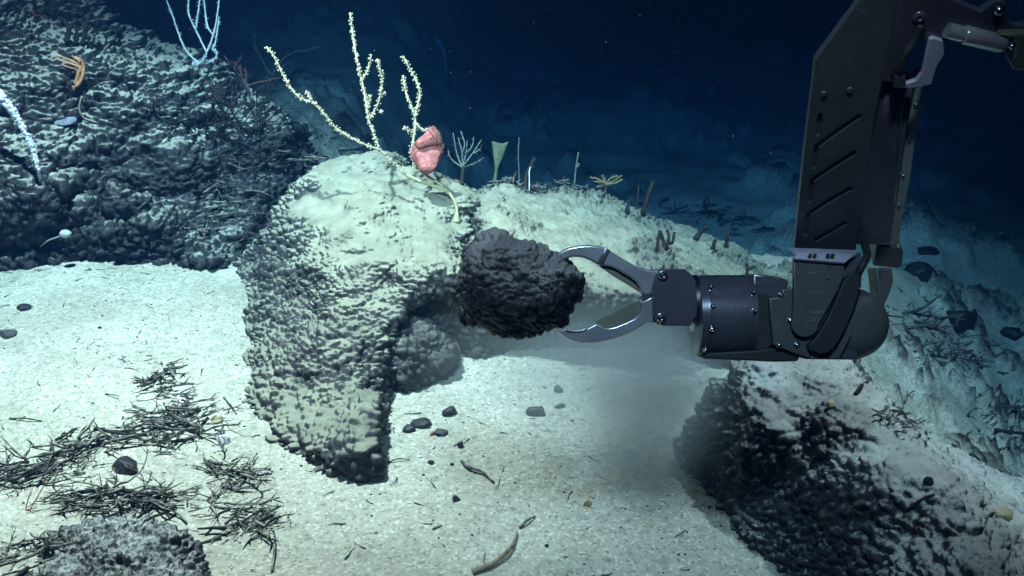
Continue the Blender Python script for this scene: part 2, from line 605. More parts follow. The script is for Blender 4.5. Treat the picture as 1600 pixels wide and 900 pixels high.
def scratch(m, tone, amount):
    nt = m.node_tree
    b = nt.nodes['Principled BSDF']
    L = nt.links.new
    base = b.inputs['Base Color'].links[0].from_socket
    tc = node(nt, 'ShaderNodeTexCoord')
    prev = base
    for k, (rot, sc_) in enumerate((((0.3, 0.2, 0.5), (9, 260, 60)), ((0.9, 0.1, -0.9), (240, 12, 70)), ((0.2, 0.7, 0.1), (22, 22, 22)))):
        mp = node(nt, 'ShaderNodeMapping')
        mp.inputs['Rotation'].default_value = rot
        mp.inputs['Scale'].default_value = sc_
        L(tc.outputs['Object'], mp.inputs['Vector'])
        n = node(nt, 'ShaderNodeTexNoise', i_Scale=1.0, i_Detail=4.0, i_Roughness=0.7)
        L(mp.outputs[0], n.inputs['Vector'])
        r = node(nt, 'ShaderNodeMapRange')
        r.inputs['From Min'].default_value, r.inputs['From Max'].default_value, r.inputs['To Max'].default_value = 0.62, 0.74, amount
        L(n.outputs['Fac'], r.inputs['Value'])
        mx = node(nt, 'ShaderNodeMix', data_type='RGBA')
        L(r.outputs['Result'], mx.inputs['Factor'])
        L(prev, mx.inputs['A'])
        mx.inputs['B'].default_value = (*tone, 1)
        prev = mx.outputs['Result']
    L(prev, b.inputs['Base Color'])


scratch(M['black_metal'], (0.22, 0.21, 0.23), 0.55)
scratch(M['grey_metal'], (0.17, 0.175, 0.18), 0.55)
scratch(M['titanium'], (0.16, 0.16, 0.17), 0.6)
scratch(M['cover_metal'], (0.05, 0.05, 0.05), 0.6)

# ------------------------------------------------------------------ the seafloor
def ground_z(x, y):
    x = np.asarray(x, float)
    y = np.asarray(y, float)
    p = np.stack([x.ravel(), y.ravel(), np.zeros(x.size)], 1)
    z = -0.78 * sstep(0.60, 2.0, x - 0.16 * (y - 1.7)).ravel()
    z += 0.05 * sstep(-0.5, -1.4, x).ravel() * sstep(3.6, 2.2, y).ravel()
    z += 0.10 * sstep(3.0, 5.0, y).ravel() * sstep(0.2, -1.5, x).ravel()
    z2 = -0.62 * sstep(2.9, 4.3, y).ravel() * sstep(-1.0, -0.1, x).ravel()
    z = np.where(z < -0.001, -np.maximum(-z, -np.minimum(z2, 0)), z + z2)
    z += -0.05 * np.clip(y.ravel() - 4.5, 0, 30) * sstep(-2.5, 1.5, x).ravel()
    far = sstep(2.8, 5.0, y).ravel()
    z += (0.02 + 0.14 * far) * fbm(p, 0.9, 3, 5)
    z += (0.011 + 0.02 * far) * fbm(p, 5.0, 4, 9)
    return z.reshape(x.shape)


def gz(x, y):
    return float(ground_z(np.array([x]), np.array([y]))[0])


def GS(px, py):
    z = 0.0
    for _ in range(14):
        p = G(px, py, z)
        z = 0.5 * z + 0.5 * gz(p.x, p.y)
    return G(px, py, z)


def build_seafloor():
    nr, nc = 520, 580
    yy = 0.35 * (80.0 / 0.35) ** np.linspace(0, 1, nr)
    yy = np.concatenate([np.linspace(-4, 0.3, 20), yy])
    nr = len(yy)
    u = np.linspace(-1, 1, nc)
    u = np.sign(u) * np.abs(u) ** 1.15
    wid = np.maximum(yy, 0.6) * 1.05 + 2.0
    X = u[None, :] * wid[:, None]
    Y = np.repeat(yy[:, None], nc, 1)
    Z = ground_z(X, Y)
    p = np.stack([X.ravel(), Y.ravel(), Z.ravel()], 1)
    # half-buried crust and rubble, away from the foreground
    side = sstep(0.55, 1.1, X - 0.12 * (Y - 1.7)).ravel()
    back = sstep(3.0, 3.9, Y + 0.25 * X).ravel()
    zone = np.maximum(side, back)
    pf = p * np.array([1, 0.7, 1])
    patch = 0.8 * fbm(pf, 1.7, 4, 31) + 0.55 * fbm(pf, 8.0, 3, 77)
    rub = sstep(0.10, 0.34, patch + 0.16 * side * (1 - back)) * zone
    f1, f2, idv = worley(p * np.array([1, .8, 1]), 22.0, 3)
    g1, g2, _ = worley(p, 34.0, 8)
    knob = np.clip(1 - (f1 / 0.62) ** 2, 0, 1) ** 0.6 * (0.3 + 0.9 * idv) + 0.35 * np.clip(1 - (g1 / .6) ** 2, 0, 1)
    fr = sstep(3.2, 5.0, Y).ravel()
    e1, e2, eid = worley(p * np.array([1, .7, 1]), 6.5, 19)
    big = np.clip(1 - (e1 / .7) ** 2, 0, 1) * (0.3 + 0.9 * eid)
    knob = knob * (1 - fr) + big * fr
    p[:, 2] += rub * (0.055 + 0.06 * fr) * knob + 0.04 * rub
    # burrows and low mounds in the bare sediment
    b1, _, bid = worley(p * np.array([1, 1, 0]), 4.2, 51)
    bare = 1 - zone
    rim = np.exp(-((b1 - 0.10) / 0.045) ** 2) * 0.008 - np.exp(-(b1 / 0.06) ** 2) * 0.016
    p[:, 2] += bare * np.where(bid > 0.55, rim, np.exp(-(b1 / 0.16) ** 2) * 0.014)
    # grain-scale unevenness of the bare sediment
    p[:, 2] += 0.0022 * fbm(p, 38.0, 2, 12)
    dust = 1.0 - rub * (0.25 + 0.75 * sstep(0.1, 0.9, knob)) + 0.12 * fbm(p, 25.0, 2, 14) * zone
    i = np.arange(nr - 1)[:, None] * nc + np.arange(nc - 1)[None, :]
    q = np.stack([i, i + 1, i + nc + 1, i + nc], -1).reshape(-1, 4)
    o = np_mesh('seafloor', p, q, M['sand'], {'dust': dust})
    o['kind'] = 'structure'
    return o, p, q


BVHS = []


def register(o):
    bm = bmesh.new()
    bm.from_mesh(o.data)
    BVHS.append(BVHTree.FromBMesh(bm))
    bm.free()


def hit(px, py):
    d = ray(px, py).normalized()
    best = None
    for b in BVHS:
        loc, n, _, dist = b.ray_cast(CP, d)
        if loc is not None and (best is None or dist < best[2]):
            best = (loc, n, dist)
    if best is None:
        return GS(px, py), Vector((0, 0, 1)), 5.0
    if best[1].z < 0 and best[1].dot(d) > 0:
        best = (best[0], -best[1], best[2])
    return best


def crest(px, py, far=3.6):
    """like hit, but slides down to the near edge of a crest when the view passes over it"""
    for k in range(30):
        h_ = hit(px, py + 2 * k)
        if (h_[0] - CP).dot(FW) < far:
            return h_
    return hit(px, py)


sf, sv, sq = build_seafloor()
register(sf)


# ------------------------------------------------------------------ boulders
def xy(lst, z=0.0):
    out = []
    for a in lst:
        if len(a) == 2:
            g = G(a[0], a[1], z)
        else:
            g = G(a[0], a[1], a[2])
        out.append((g.x, g.y))
    return out


def boulder(name, base, top, zb, zt, topz, h, disp, m, label, cuts=None, extra=(), zlo=-0.25, rnd=0.08, seed=1, rough=0.05, sub=1, zhi=None):
    xsA = [p[0] for p in base + top + list(extra)]
    ysA = [p[1] for p in base + top + list(extra)]
    lo = (min(xsA) - 0.12, min(ysA) - 0.12, zlo)
    hi = (max(xsA) + 0.12, max(ysA) + 0.12, zhi or zt + 0.2)

    def field(X, Y, Z):
        x2, y2 = X[:, :, 0], Y[:, :, 0]
        db = poly_sd(x2, y2, base)[:, :, None]
        dt = poly_sd(x2, y2, top)[:, :, None]
        t = np.clip((Z - zb) / (zt - zb), -0.3, 1.15)
        d = db * (1 - t) + dt * t
        tz = topz(x2, y2)[:, :, None]
        d = smax(d, Z - tz, rnd)
        # broad unevenness on a coarse lattice
        pc = np.stack([X.ravel(), Y.ravel(), Z.ravel()], 1)
        near = np.abs(d.ravel()) < 0.16
        nz = np.zeros(len(pc))
        nz[near] = rough * (vnoise(pc[near], 4.2, seed) + 0.5 * vnoise(pc[near], 9.5, seed + 1) + 0.28 * vnoise(pc[near], 21.0, seed + 2))
        d = d + nz.reshape(d.shape)
        if cuts:
            d = cuts(d, X, Y, Z)
        return d
    v, q = surface_nets(lo, hi, h, field)
    v = relax(v, q, 0.5)
    for _ in range(sub):
        v, q = subdivide(v, q, 0.35)
    n = vnormals(v, q)
    dv, dustf = disp(v, n)
    v2 = v + n * dv[:, None]
    n2 = vnormals(v2, q)
    dust = dustf(v2, n2, n, dv)
    o = np_mesh(name, v2, q, m, {'dust': dust})
    tag(o, label, 'rock')
    register(o)
    return o


def knobs(v, scale, seed, amp, stretch=(1, 1, 1.35), r=0.72):
    w = v + 0.22 / scale * np.stack([vnoise(v, scale * 0.8, seed + 40), vnoise(v, scale * 0.8, seed + 41), vnoise(v, scale * .8, seed + 42)], 1)
    f1, f2, idv = worley(w * np.array(stretch), scale, seed)
    return amp * (0.30 + 0.85 * idv) * np.sqrt(np.clip(1 - (f1 / 0.78) ** 2, 0, 1)) * np.clip((f2 - f1) * 3.5, 0, 1) ** 0.7


# centre boulder with the alcove in its front
A_base = xy([(380, 424), (402, 470), (408, 560), (404, 625), (470, 675), (560, 690), (592, 690), (600, 665), (606, 640), (640, 600), (662, 556), (760, 545)]) + [(0.06, 3.15), (-0.75, 3.2)]
A_apron = xy([(400, 620), (440, 590), (520, 640), (606, 650), (600, 745), (560, 748), (522, 738), (480, 712), (440, 690)])
A_top = xy([(452, 292), (494, 354), (550, 420), (606, 438), (724, 416), (745, 330), (738, 268), (560, 258), (452, 266)], 0.25)


def A_topz(x, y):
    return 0.255 + 0.05 * sstep(2.3, 2.95, y) - 0.05 * sstep(-0.55, -0.95, x) - 0.05 * sstep(3.0, 3.4, y)


def A_cut(d, X, Y, Z):
    # low rubble apron at the foot
    x2, y2 = X[:, :, 0], Y[:, :, 0]
    ap = poly_sd(x2, y2, A_apron)[:, :, None]
    az = (0.035 + 0.05 * sstep(-0.50, -0.28, x2))[:, :, None]
    d = smin(d, smax(ap, Z - az, 0.05), 0.05)
    # alcove under the lip, right of the front buttress, with a ledge left inside it
    e = (np.abs((X + 0.05) / 0.27) ** 4 + np.abs((Y - 2.08) / 0.37) ** 4 + np.abs(Z / 0.205) ** 4) ** 0.25 - 1
    d = smax(d, -e * 0.2, 0.02)
    l = G(652, 556, 0.06)
    led = np.sqrt(((X - l.x + 0.03) / 0.11) ** 2 + ((Y - l.y - 0.06) / 0.11) ** 2 + ((Z - 0.02) / 0.095) ** 2) - 1
    pc = np.stack([X.ravel(), Y.ravel(), Z.ravel()], 1)
    nn = np.zeros(len(pc))
    ld = (led * 0.1)
    near = np.abs(ld.ravel()) < 0.06
    nn[near] = 0.02 * vnoise(pc[near], 18, 4)
    return smin(d, ld + nn.reshape(ld.shape), 0.03)


def A_disp(v, n):
    side = sstep(0.80, 0.35, n[:, 2])
    patch = sstep(-0.15, 0.25, fbm(v, 3.2, 3, 55))
    k = np.clip(0.50 + 0.85 * side + 0.3 * patch - 0.42 * sstep(.18, .28, v[:, 2]), 0.08, 1)
    ms = sstep(-0.2, 0.2, fbm(v, 6.0, 2, 57))
    d = k * ((1 - ms) * knobs(v, 62, 5, 0.016) + ms * knobs(v, 40, 8, 0.021) + knobs(v, 105, 6, 0.006) + 0.010 * knobs(v, 22, 7, 1.0))
    d += 0.010 * fbm(v, 16, 4, 2)
    lf = fbm(v, 2.4, 3, 71)

    def dust(v2, n2, n0, dv):
        hgt = sstep(0.12, 0.27, v2[:, 2])
        s = -0.12 + 0.66 * hgt + 0.55 * sstep(.09, .0, v2[:, 2]) * sstep(-0.30, -0.42, v2[:, 0]) + 0.20 * sstep(0.4, 0.95, n0[:, 2]) + 1.35 * (sstep(0.50, 1.0, n2[:, 2]) - 0.42) + 0.25 * lf + 0.20 * fbm(v2, 26, 3, 91)
        return s - 0.45 * sstep(-0.31, -0.26, v2[:, 0]) * sstep(2.62, 2.5, v2[:, 1]) * sstep(0.22, 0.17, v2[:, 2])  # less dust under the lip, and the alcove's shade put into the colour
    return d, dust


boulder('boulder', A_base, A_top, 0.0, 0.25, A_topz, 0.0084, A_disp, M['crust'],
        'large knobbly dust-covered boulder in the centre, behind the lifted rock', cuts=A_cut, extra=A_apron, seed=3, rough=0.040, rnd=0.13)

# low ridge right of it, behind the gripper
B_base = xy([(742, 545), (930, 552), (1010, 560), (1100, 575), (1200, 560)]) + [(0.88, 2.35), (0.98, 2.9), (0.5, 3.45), (-0.12, 3.3)]
B_top = xy([(748, 420, .24), (850, 432, .22), (930, 448, .21), (1010, 480, .2), (1090, 500, .18), (1180, 470, .12), (1240, 425, .05), (1190, 390, .05), (1090, 362, .11), (1000, 332, .15), (930, 296, .19), (850, 284, .23), (752, 276, .27)])


def B_topz(x, y):
    return 0.285 - 0.22 * np.clip((x + 0.05) / 0.78, 0, 1.3) ** 1.15 - 0.03 * sstep(2.7, 3.2, y)


def B_cut(d, X, Y, Z):
    e = (np.abs((X - 0.22) / 0.34) ** 4 + np.abs((Y - 2.06) / 0.36) ** 4 + np.abs(Z / 0.175) ** 4) ** 0.25 - 1
    return smax(d, -e * 0.18, 0.02)


def B_disp(v, n):
    side = sstep(0.80, 0.35, n[:, 2])
    patch = sstep(-0.02, 0.28, fbm(v, 4.5, 3, 155))
    k = np.clip(0.35 + 0.9 * side + 0.75 * patch, 0, 1)
    d = k * (knobs(v, 52, 15, 0.0175) + knobs(v, 100, 16, 0.006))
    d += 0.012 * fbm(v, 13, 4, 12)
    lf = fbm(v, 2.6, 3, 171)

    def dust(v2, n2, n0, dv):
        return 0.14 + 0.50 * sstep(0.30, 0.95, n0[:, 2]) - 0.34 * patch + 0.50 * (sstep(0.05, 0.85, n2[:, 2]) - 0.5) + 0.22 * lf
    return d, dust


boulder('boulder', B_base, B_top, 0.0, 0.20, B_topz, 0.0088, B_disp, M['crust'],
        'long low dust-covered rock ridge with dead stumps behind the gripper jaws', cuts=B_cut, seed=13, rough=0.036, zhi=0.48, rnd=0.09)

# left boulder
C_base = xy([(-420, 470), (-250, 440), (0, 428), (150, 424), (260, 420), (345, 416), (395, 402)]) + [(-0.78, 3.35), (-0.82, 3.9), (-1.4, 4.4), (-2.4, 4.6), (-3.2, 3.6)]
C_top = xy([(-420, 300, .35), (-200, 190, .42), (0, 170, .50), (140, 200, .46), (260, 260, .38), (330, 330, .25), (372, 330, .18)]) + [(-0.98, 3.6), (-1.2, 3.95), (-1.6, 4.05), (-2.4, 4.2), (-2.8, 3.7)]


def C_topz(x, y):
    return 0.30 + 0.52 * sstep(-0.85, -2.0, x) - 0.28 * sstep(3.55, 3.1, y) - 0.1 * sstep(4.0, 4.6, y)


def C_disp(v, n):
    side = sstep(0.85, 0.3, n[:, 2])
    k = 0.55 + 0.45 * side
    d = k * (knobs(v, 24, 25, 0.034, (1, 1, 1.9)) + knobs(v, 48, 26, 0.022, (1, 1, 1.8)) + knobs(v, 80, 27, 0.009))
    d += 0.02 * fbm(v, 9, 4, 22)
    lf = fbm(v, 2.0, 3, 271)

    def dust(v2, n2, n0, dv):
        return -0.74 + 0.42 * sstep(0.1, 0.95, n0[:, 2]) + 1.3 * (sstep(0.3, 1.0, n2[:, 2]) - 0.35) + 0.30 * lf + 0.42 * sstep(0.12, 0.55, v2[:, 2])  # last term thins dust low down, painting in the front's unlit foot
    return d, dust


boulder('boulder', C_base, C_top, 0.0, 0.46, C_topz, 0.0130, C_disp, M['crust_left'],
        'huge dark scaly boulder filling the upper left, orange feather star on it', seed=23, rough=0.075, zhi=1.1, rnd=0.16, zlo=-0.2)

# right boulder
D_base = xy([(1118, 590, .05), (1072, 720, 0), (1120, 775), (1190, 865), (1235, 930), (1330, 1050)]) + [(0.60, 0.92), (1.40, 0.92), (1.32, 1.45), (1.08, 1.82), (0.80, 2.12)]
D_top = xy([(1148, 580, .26), (1165, 640, .27), (1262, 660, .27), (1330, 728, .27), (1385, 812, .27), (1420, 900, .27), (1440, 990, .27), (1620, 1000, .25), (1690, 925, .25), (1592, 850, .25), (1495, 765, .25), (1398, 660, .25), (1282, 572, .24)])


def D_topz(x, y):
    return 0.285 + 0 * x


def D_disp(v, n):
    side = sstep(0.80, 0.35, n[:, 2])
    # striations running along the boulder
    a = math.atan2(-0.62, 0.42)
    al = v[:, 0] * math.cos(a) + v[:, 1] * math.sin(a)
    ac = -v[:, 0] * math.sin(a) + v[:, 1] * math.cos(a)
    st = np.stack([al * 5, ac * 42, v[:, 2] * 20], 1)
    near = sstep(1.45, 1.15, v[:, 1])
    k = np.clip(0.36 + 0.9 * side + 0.6 * near, 0, 1)
    d = k * (knobs(v, 44, 35, 0.020) + knobs(v, 84, 36, 0.009)) + (1 - side) * 0.010 * fbm(st, 1.0, 3, 37)
    d += 0.008 * fbm(v, 24, 3, 32)
    sn = fbm(st, 1.0, 3, 38)

    def dust(v2, n2, n0, dv):
        return -0.10 + 0.58 * sstep(0.35, 0.95, n0[:, 2]) + 0.85 * (sstep(0.1, 0.9, n2[:, 2]) - 0.5) + 0.24 * sn + 0.2 * fbm(v2, 10, 3, 371)
    return d, dust


boulder('boulder', D_base, D_top, 0.0, 0.26, D_topz, 0.0090, D_disp, M['crust_right'],
        'pale dusted boulder with a dark left face at lower right, below the arm', seed=33, rough=0.03, zlo=-0.75, rnd=0.11, zhi=0.42)

# flat rock at the lower left
E_base = xy([(50, 900), (80, 850), (130, 822), (230, 815), (285, 850), (320, 905), (300, 990), (90, 990)])
E_top = xy([(85, 880), (120, 842), (200, 828), (255, 850), (285, 890), (270, 960), (110, 960)], .05)
_ez = GS(190, 880).z


def small_disp(sc_, amp, seed, base_d):
    def disp(v, n):
        d = knobs(v, sc_, seed, amp) + knobs(v, sc_ * 2.1, seed + 1, amp * 0.4) + amp * 0.6 * fbm(v, sc_ * .4, 3, seed + 2)

        def dust(v2, n2, n0, dv):
            return base_d + 0.45 * sstep(0.3, 0.95, n0[:, 2]) + 0.5 * (sstep(0.1, 0.9, n2[:, 2]) - 0.5) + 0.3 * fbm(v2, 9, 3, seed + 5)
        return d, dust
    return disp


boulder('flat_rock', E_base, E_top, _ez - 0.01, _ez + 0.07, lambda x, y: _ez + 0.010 + 0.014 * np.sin(9 * x) * np.sin(7 * y), 0.006, small_disp(46, 0.016, 45, -0.22), M['crust_right'],
        'flat grey half-buried rock at the bottom left edge, beside dead coral', seed=43, rough=0.03, zlo=_ez - 0.06, rnd=0.03, sub=1, zhi=_ez + 0.12)


# ------------------------------------------------------------------ small stones from a noise-shaped ball
def stone(name, c, size, m, label, cat='stone', group=None, seed=1, detail=3, amp=0.28, attrs=False):
    bm = bmesh.new()
    bmesh.ops.create_icosphere(bm, subdivisions=detail, radius=1)
    v = np.array([x.co[:] for x in bm.verts])
    n = v.copy()
    r = 1 + amp * fbm(v + seed * 7.3, 1.3, 3, seed) + amp * 0.35 * fbm(v + seed * 3.1, 5, 2, seed + 1)
    # a few flat breaks
    rng = random.Random(seed)
    v = v * r[:, None]
    for _ in range(9):
        d = np.array([rng.gauss(0, 1) for _ in range(3)])
        d /= np.linalg.norm(d)
        s = v @ d
        lim = rng.uniform(0.5, 0.85)
        v = v - np.outer(np.clip(s - lim, 0, None), d)
    v = v * np.array(size)
    a = rng.uniform(0, 6.28)
    rot = np.array([[math.cos(a * .0), 0, 0], [0, 1, 0], [0, 0, 1]])
    v = v @ rot + np.array(c)
    for x, co in zip(bm.verts, v):
        x.co = co
    for f in bm.faces:
        f.smooth = True
    me = bpy.data.meshes.new(name)
    bm.to_mesh(me)
    bm.free()
    me.materials.append(m)
    o = link(bpy.data.objects.new(name, me))
    return tag(o, label, cat, group)


def on(px, py, w, hgt, m, label, name='pebble', cat='pebble', seed=1, detail=3, group=None):
    """stone w x hgt photo-pixels big whose middle shows at (px,py)"""
    p, n, d = crest(px, py + hgt * 0.42, 3.6 if 780 < px < 900 and py < 300 else 99)
    depth = (p - CP).dot(FW)
    s = depth / FPX
    a, b = w * s / 2, hgt * s / 2
    return stone(name, (p.x, p.y + a * 0.3, p.z + b * 0.35), (a * 1.12, a * 0.9, b * 1.15), m, label, cat, group, seed, detail)


on(838, 641, 28, 20, M['black_stone'], 'largest dark pebble lying alone on the sand under the lifted rock', seed=3)
on(875, 634, 15, 8, M['black_stone'], 'small flat dark pebble just right of the largest pebble', seed=4)
on(873, 606, 18, 14, M['black_stone'], 'dim pebble in the cloudy water behind the largest pebble', seed=5)
on(704, 641, 28, 18, M['black_stone'], 'black angular stone in front of the alcove, left of the largest pebble', seed=6)
on(660, 660, 34, 14, M['black_stone'], 'low black stone at the foot of the centre boulder', seed=7)
on(640, 668, 22, 12, M['black_stone'], 'black crust fragment nearest the foot of the centre boulder', seed=17)
on(690, 673, 20, 15, M['grey_stone'], 'stone beside the small red fragment on the sand', seed=8)
on(677, 676, 12, 9, M['red_coral'], 'small reddish fragment on the sand beside a grey stone', name='coral_fragment', cat='coral fragment', seed=9)
on(720, 693, 12, 13, M['black_stone'], 'round black pebble standing alone on the sand', seed=10)
on(673, 721, 12, 9, M['black_stone'], 'black pebble at the right of the centre boulder foot', seed=11)
on(712, 778, 15, 12, M['black_stone'], 'black pebble on the shaded sand at the lower centre', seed=12)
on(193, 724, 40, 30, M['black_stone'], 'rounded dark stone between the dead coral heaps at the lower left', name='stone', cat='stone', seed=14)
on(36, 480, 22, 11, M['black_stone'], 'dark stone on the bright sand at the left edge', seed=15)
on(10, 520, 30, 14, M['grey_stone'], 'low dark stone at the left edge below the other stone', seed=16)
on(1500, 492, 50, 46, M['black_stone'], 'dark rounded stone on the far slope right of the elbow', name='stone', cat='stone', seed=18)
on(1440, 420, 46, 40, M['black_stone'], 'dark stone farther off, just right of the upper arm', name='stone', cat='stone', seed=19)
on(1590, 518, 40, 16, M['black_stone'], 'dark flat stone on the far slope at the right edge', name='stone', cat='stone', seed=20)
on(1450, 390, 34, 14, M['black_stone'], 'farthest dark stone right of the upper arm', name='stone', cat='stone', seed=21)
on(1565, 796, 34, 30, M['tan_sponge'], 'tan ball-shaped sponge beside the right boulder', name='sponge', cat='sponge', seed=22)
on(350, 685, 22, 18, M['lilac'], 'pale lilac ball sponge at the right end of the upper coral heap', name='sponge', cat='sponge', seed=23)
on(338, 655, 22, 12, M['tan_sponge'], 'tan sponge lump above the pale ball sponge', name='sponge', cat='sponge', seed=24)
on(98, 188, 34, 14, M['dim_lilac'], 'pale lavender sponge lump on the left boulder', name='sponge', cat='sponge', seed=25)
on(42, 318, 20, 12, M['pale_sponge'], 'small cream growth low on the left boulder face', name='sponge', cat='sponge', seed=26)
on(840, 266, 16, 10, M['white_coral'], 'small bluish white sponge on the ridge crest', name='sponge', cat='sponge', seed=27)
on(918, 786, 14, 12, M['yellow'], 'tiny yellow growth on the foreground sand', name='sponge', cat='sponge', seed=28)
on(305, 97, 14, 12, M['white_coral'], 'white holdfast lump at the foot of the white coral', name='sponge', cat='sponge', seed=29)

# ------------------------------------------------------------------ the lifted rock
AD = 1.55                                   # distance of the manipulator


def build_held():
    c = P(808, 442, AD + 0.01)
    s = AD / FPX

    def loc(px, py, n=0):
        return c + RT * ((px - 808) * s) - UP * ((py - 442) * s) - FW * n
    parts = [((800, 458, 0.0), (86, 58, 76)), ((768, 405, 0.0), (36, 44, 50)), ((838, 438, 0), (66, 46, 66)), ((752, 450, .01), (40, 54, 54)), ((820, 480, 0), (68, 42, 60)),
             ((766, 378, -.005), (20, 22, 30)), ((866, 438, 0), (40, 34, 46)), ((805, 415, 0), (48, 36, 56)), ((735, 470, 0.0), (24, 30, 34))]
    Rm = np.array([RT[:], UP[:], (-FW)[:]])

    def field(X, Y, Z):
        q = np.stack([X - c.x, Y - c.y, Z - c.z], -1)
        l = q @ Rm.T
        d = None
        for (px, py, n), rad in parts:
            cc = np.array([(px - 808) * s, -(py - 442) * s, n])
            rr = np.array(rad) * s
            k = np.sqrt((((l - cc) / rr) ** 2).sum(-1))
            e = (k - 1) * rr.min()
            d = e if d is None else smin(d, e, 0.012)
        for nv, off in (((0.58, 0.78, 0.25), 0.068), ((-0.9, 0.1, 0.42), 0.078), ((0.15, -0.9, 0.4), 0.070), ((0.85, -0.45, 0.3), 0.106), ((-0.5, -0.75, 0.45), 0.078), ((0.1, 0.25, 0.96), 0.066), ((-0.62, 0.60, 0.5), 0.072)):
            nn = np.array(nv) / np.linalg.norm(nv)
            d = smax(d, l @ nn - off, 0.008)
        p = np.stack([X.ravel(), Y.ravel(), Z.ravel()], 1)
        return d + (0.010 * fbm(p, 18, 3, 61)).reshape(d.shape)
    lo = [c[a] - 0.15 for a in range(3)]
    hi = [c[a] + 0.15 for a in range(3)]
    v, q = surface_nets(lo, hi, 0.0043, field)
    v = relax(v, q, 0.5)
    v, q = subdivide(v, q, 0.3)
    n = vnormals(v, q)
    d = knobs(v, 84, 65, 0.0062, (1, 1, 1.3)) + knobs(v, 160, 66, 0.0030) + 0.007 * knobs(v, 36, 67, 1.0) + 0.006 * fbm(v, 32, 3, 62)
    v2 = relax(v + n * d[:, None], q, 0.35)
    n2 = vnormals(v2, q)
    left = sstep(0.0, -0.09, v[:, 0] - c.x)
    top = sstep(0.1, 0.9, n[:, 2])
    dust = -0.11 + 0.62 * top + 0.45 * left * sstep(-0.1, 0.5, fbm(v, 14, 2, 69) + 0.3) + 0.4 * (sstep(0.1, 0.95, n2[:, 2]) - 0.5) + 0.25 * fbm(v, 12, 3, 68)  # top and left paler: settled dust, plus lit sides painted into the mask
    o = np_mesh('rock_sample', v2, q, M['crust_held'], {'dust': dust})
    tag(o, 'dark knobbly rock held in the metal jaws above the sand', 'rock')


build_held()


# ------------------------------------------------------------------ manipulator arm
SCL = AD / FPX


def F(px, py, n=0.0):
    """point in the forearm's own upright plane, n millimetres towards the viewer"""
    return CP + RT * ((px - 800) * SCL) - UP * ((py - 450) * SCL) + FW * (AD - n * 0.001)


arm = empty('robot_arm', F(1330, 505), 'black jointed robot arm with silver jaws reaching in from the right', 'robot arm')


def prism(pts, n0, n1, bev=1.2, f=F, seg=2):
    bm = bmesh.new()
    a = [bm.verts.new(f(x, y, n0)) for x, y in pts]
    b = [bm.verts.new(f(x, y, n1)) for x, y in pts]
    bm.faces.new(a)
    bm.faces.new(b[::-1])
    for i in range(len(pts)):
        j = (i + 1) % len(pts)
        bm.faces.new((a[j], a[i], b[i], b[j]))
    bmesh.ops.recalc_face_normals(bm, faces=bm.faces)
    if bev:
        bmesh.ops.bevel(bm, geom=list(bm.edges), offset=bev * 0.001, segments=seg, affect='EDGES', profile=0.5, clamp_overlap=True)
    return bm


def lathe(p0, p1, prof, sides=40):
    """prof: list of (t, radius in mm) along p0->p1"""
    bm = bmesh.new()
    ax = p1 - p0
    d = ax.normalized()
    a = d.orthogonal().normalized()
    b = d.cross(a)
    rings = []
    for t, r in prof:
        rings.append([bm.verts.new(p0 + ax * t + (a * math.cos(2 * math.pi * k / sides) + b * math.sin(2 * math.pi * k / sides)) * r * 0.001) for k in range(sides)])
    for r0, r1 in zip(rings, rings[1:]):
        for k in range(sides):
            bm.faces.new((r0[k], r0[(k + 1) % sides], r1[(k + 1) % sides], r1[k]))
    bm.faces.new(rings[0][::-1])
    bm.faces.new(rings[-1])
    return bm


def smooth_poly(pts, it=1, closed=True):
    for _ in range(it):
        out = []
        n = len(pts)
        for i in range(n):
            a, b = pts[i], pts[(i + 1) % n]
            out.append((a[0] * .75 + b[0] * .25, a[1] * .75 + b[1] * .25))
            out.append((a[0] * .25 + b[0] * .75, a[1] * .25 + b[1] * .75))
        pts = out
    return pts


def bolt(pos, axis, r, parent, m='steel', h=None, name='bolt'):
    """socket-head screw: washer ring, head with a sunken socket"""
    h = h or r * 0.8
    axis = axis.normalized()
    bm = lathe(pos - axis * 0.002, pos + axis * (h * 0.001), [(0, r * 1.25), (0.35, r * 1.25), (0.36, r), (0.6, r * .97), (0.8, r * 0.85), (0.92, r * 0.65), (1.0, r * 0.42), (0.86, r * 0.36), (0.86, r * 0.02)], 16)
    return bm_obj(name, bm, M[m], parent, 50)


VN = -FW
# --- wrist: jaw mount, wrist cylinder, forearm
mount = bm_obj('jaw_mount', prism([(1022, 428), (1032, 420), (1066, 421), (1078, 432), (1085, 446), (1085, 488), (1074, 508), (1030, 508), (1018, 494), (1016, 450)], 8, 30, 2.0), M['black_metal'], arm, flat=True)
bm_obj('jaw_mount', prism([(1022, 428), (1032, 420), (1066, 421), (1078, 432), (1085, 446), (1085, 488), (1074, 508), (1030, 508), (1018, 494), (1016, 450)], -34, -12, 2.0), M['black_metal'], arm, flat=True)
bm_obj('mount_core', prism([(1040, 432), (1084, 432), (1084, 500), (1040, 500)], -11.5, 7.5, 1.0), M['rubber'], arm, flat=True)
for (x, y) in ((1031, 431), (1028, 496)):
    bolt(F(x, y, 30), VN, 7.0, mount, h=8, name='pivot_bolt')
bm_obj('wrist_flange', lathe(F(1081, 474, -2), F(1090, 474, -2), [(0, 30), (0, 45), (.8, 45), (1, 40)], 40), M['steel'], arm)
wr = lathe(F(1086, 494, -8), F(1172, 494, -8), [(0, 40), (0, 58), (.02, 62), (.16, 65), (.17, 64.2), (.175, 65), (0.90, 65), (0.905, 64), (0.925, 64), (0.93, 65), (.99, 65), (1, 63.5), (1, 20)], 72)
wrist = bm_obj('wrist_cylinder', wr, M['black_metal'], arm, 25)
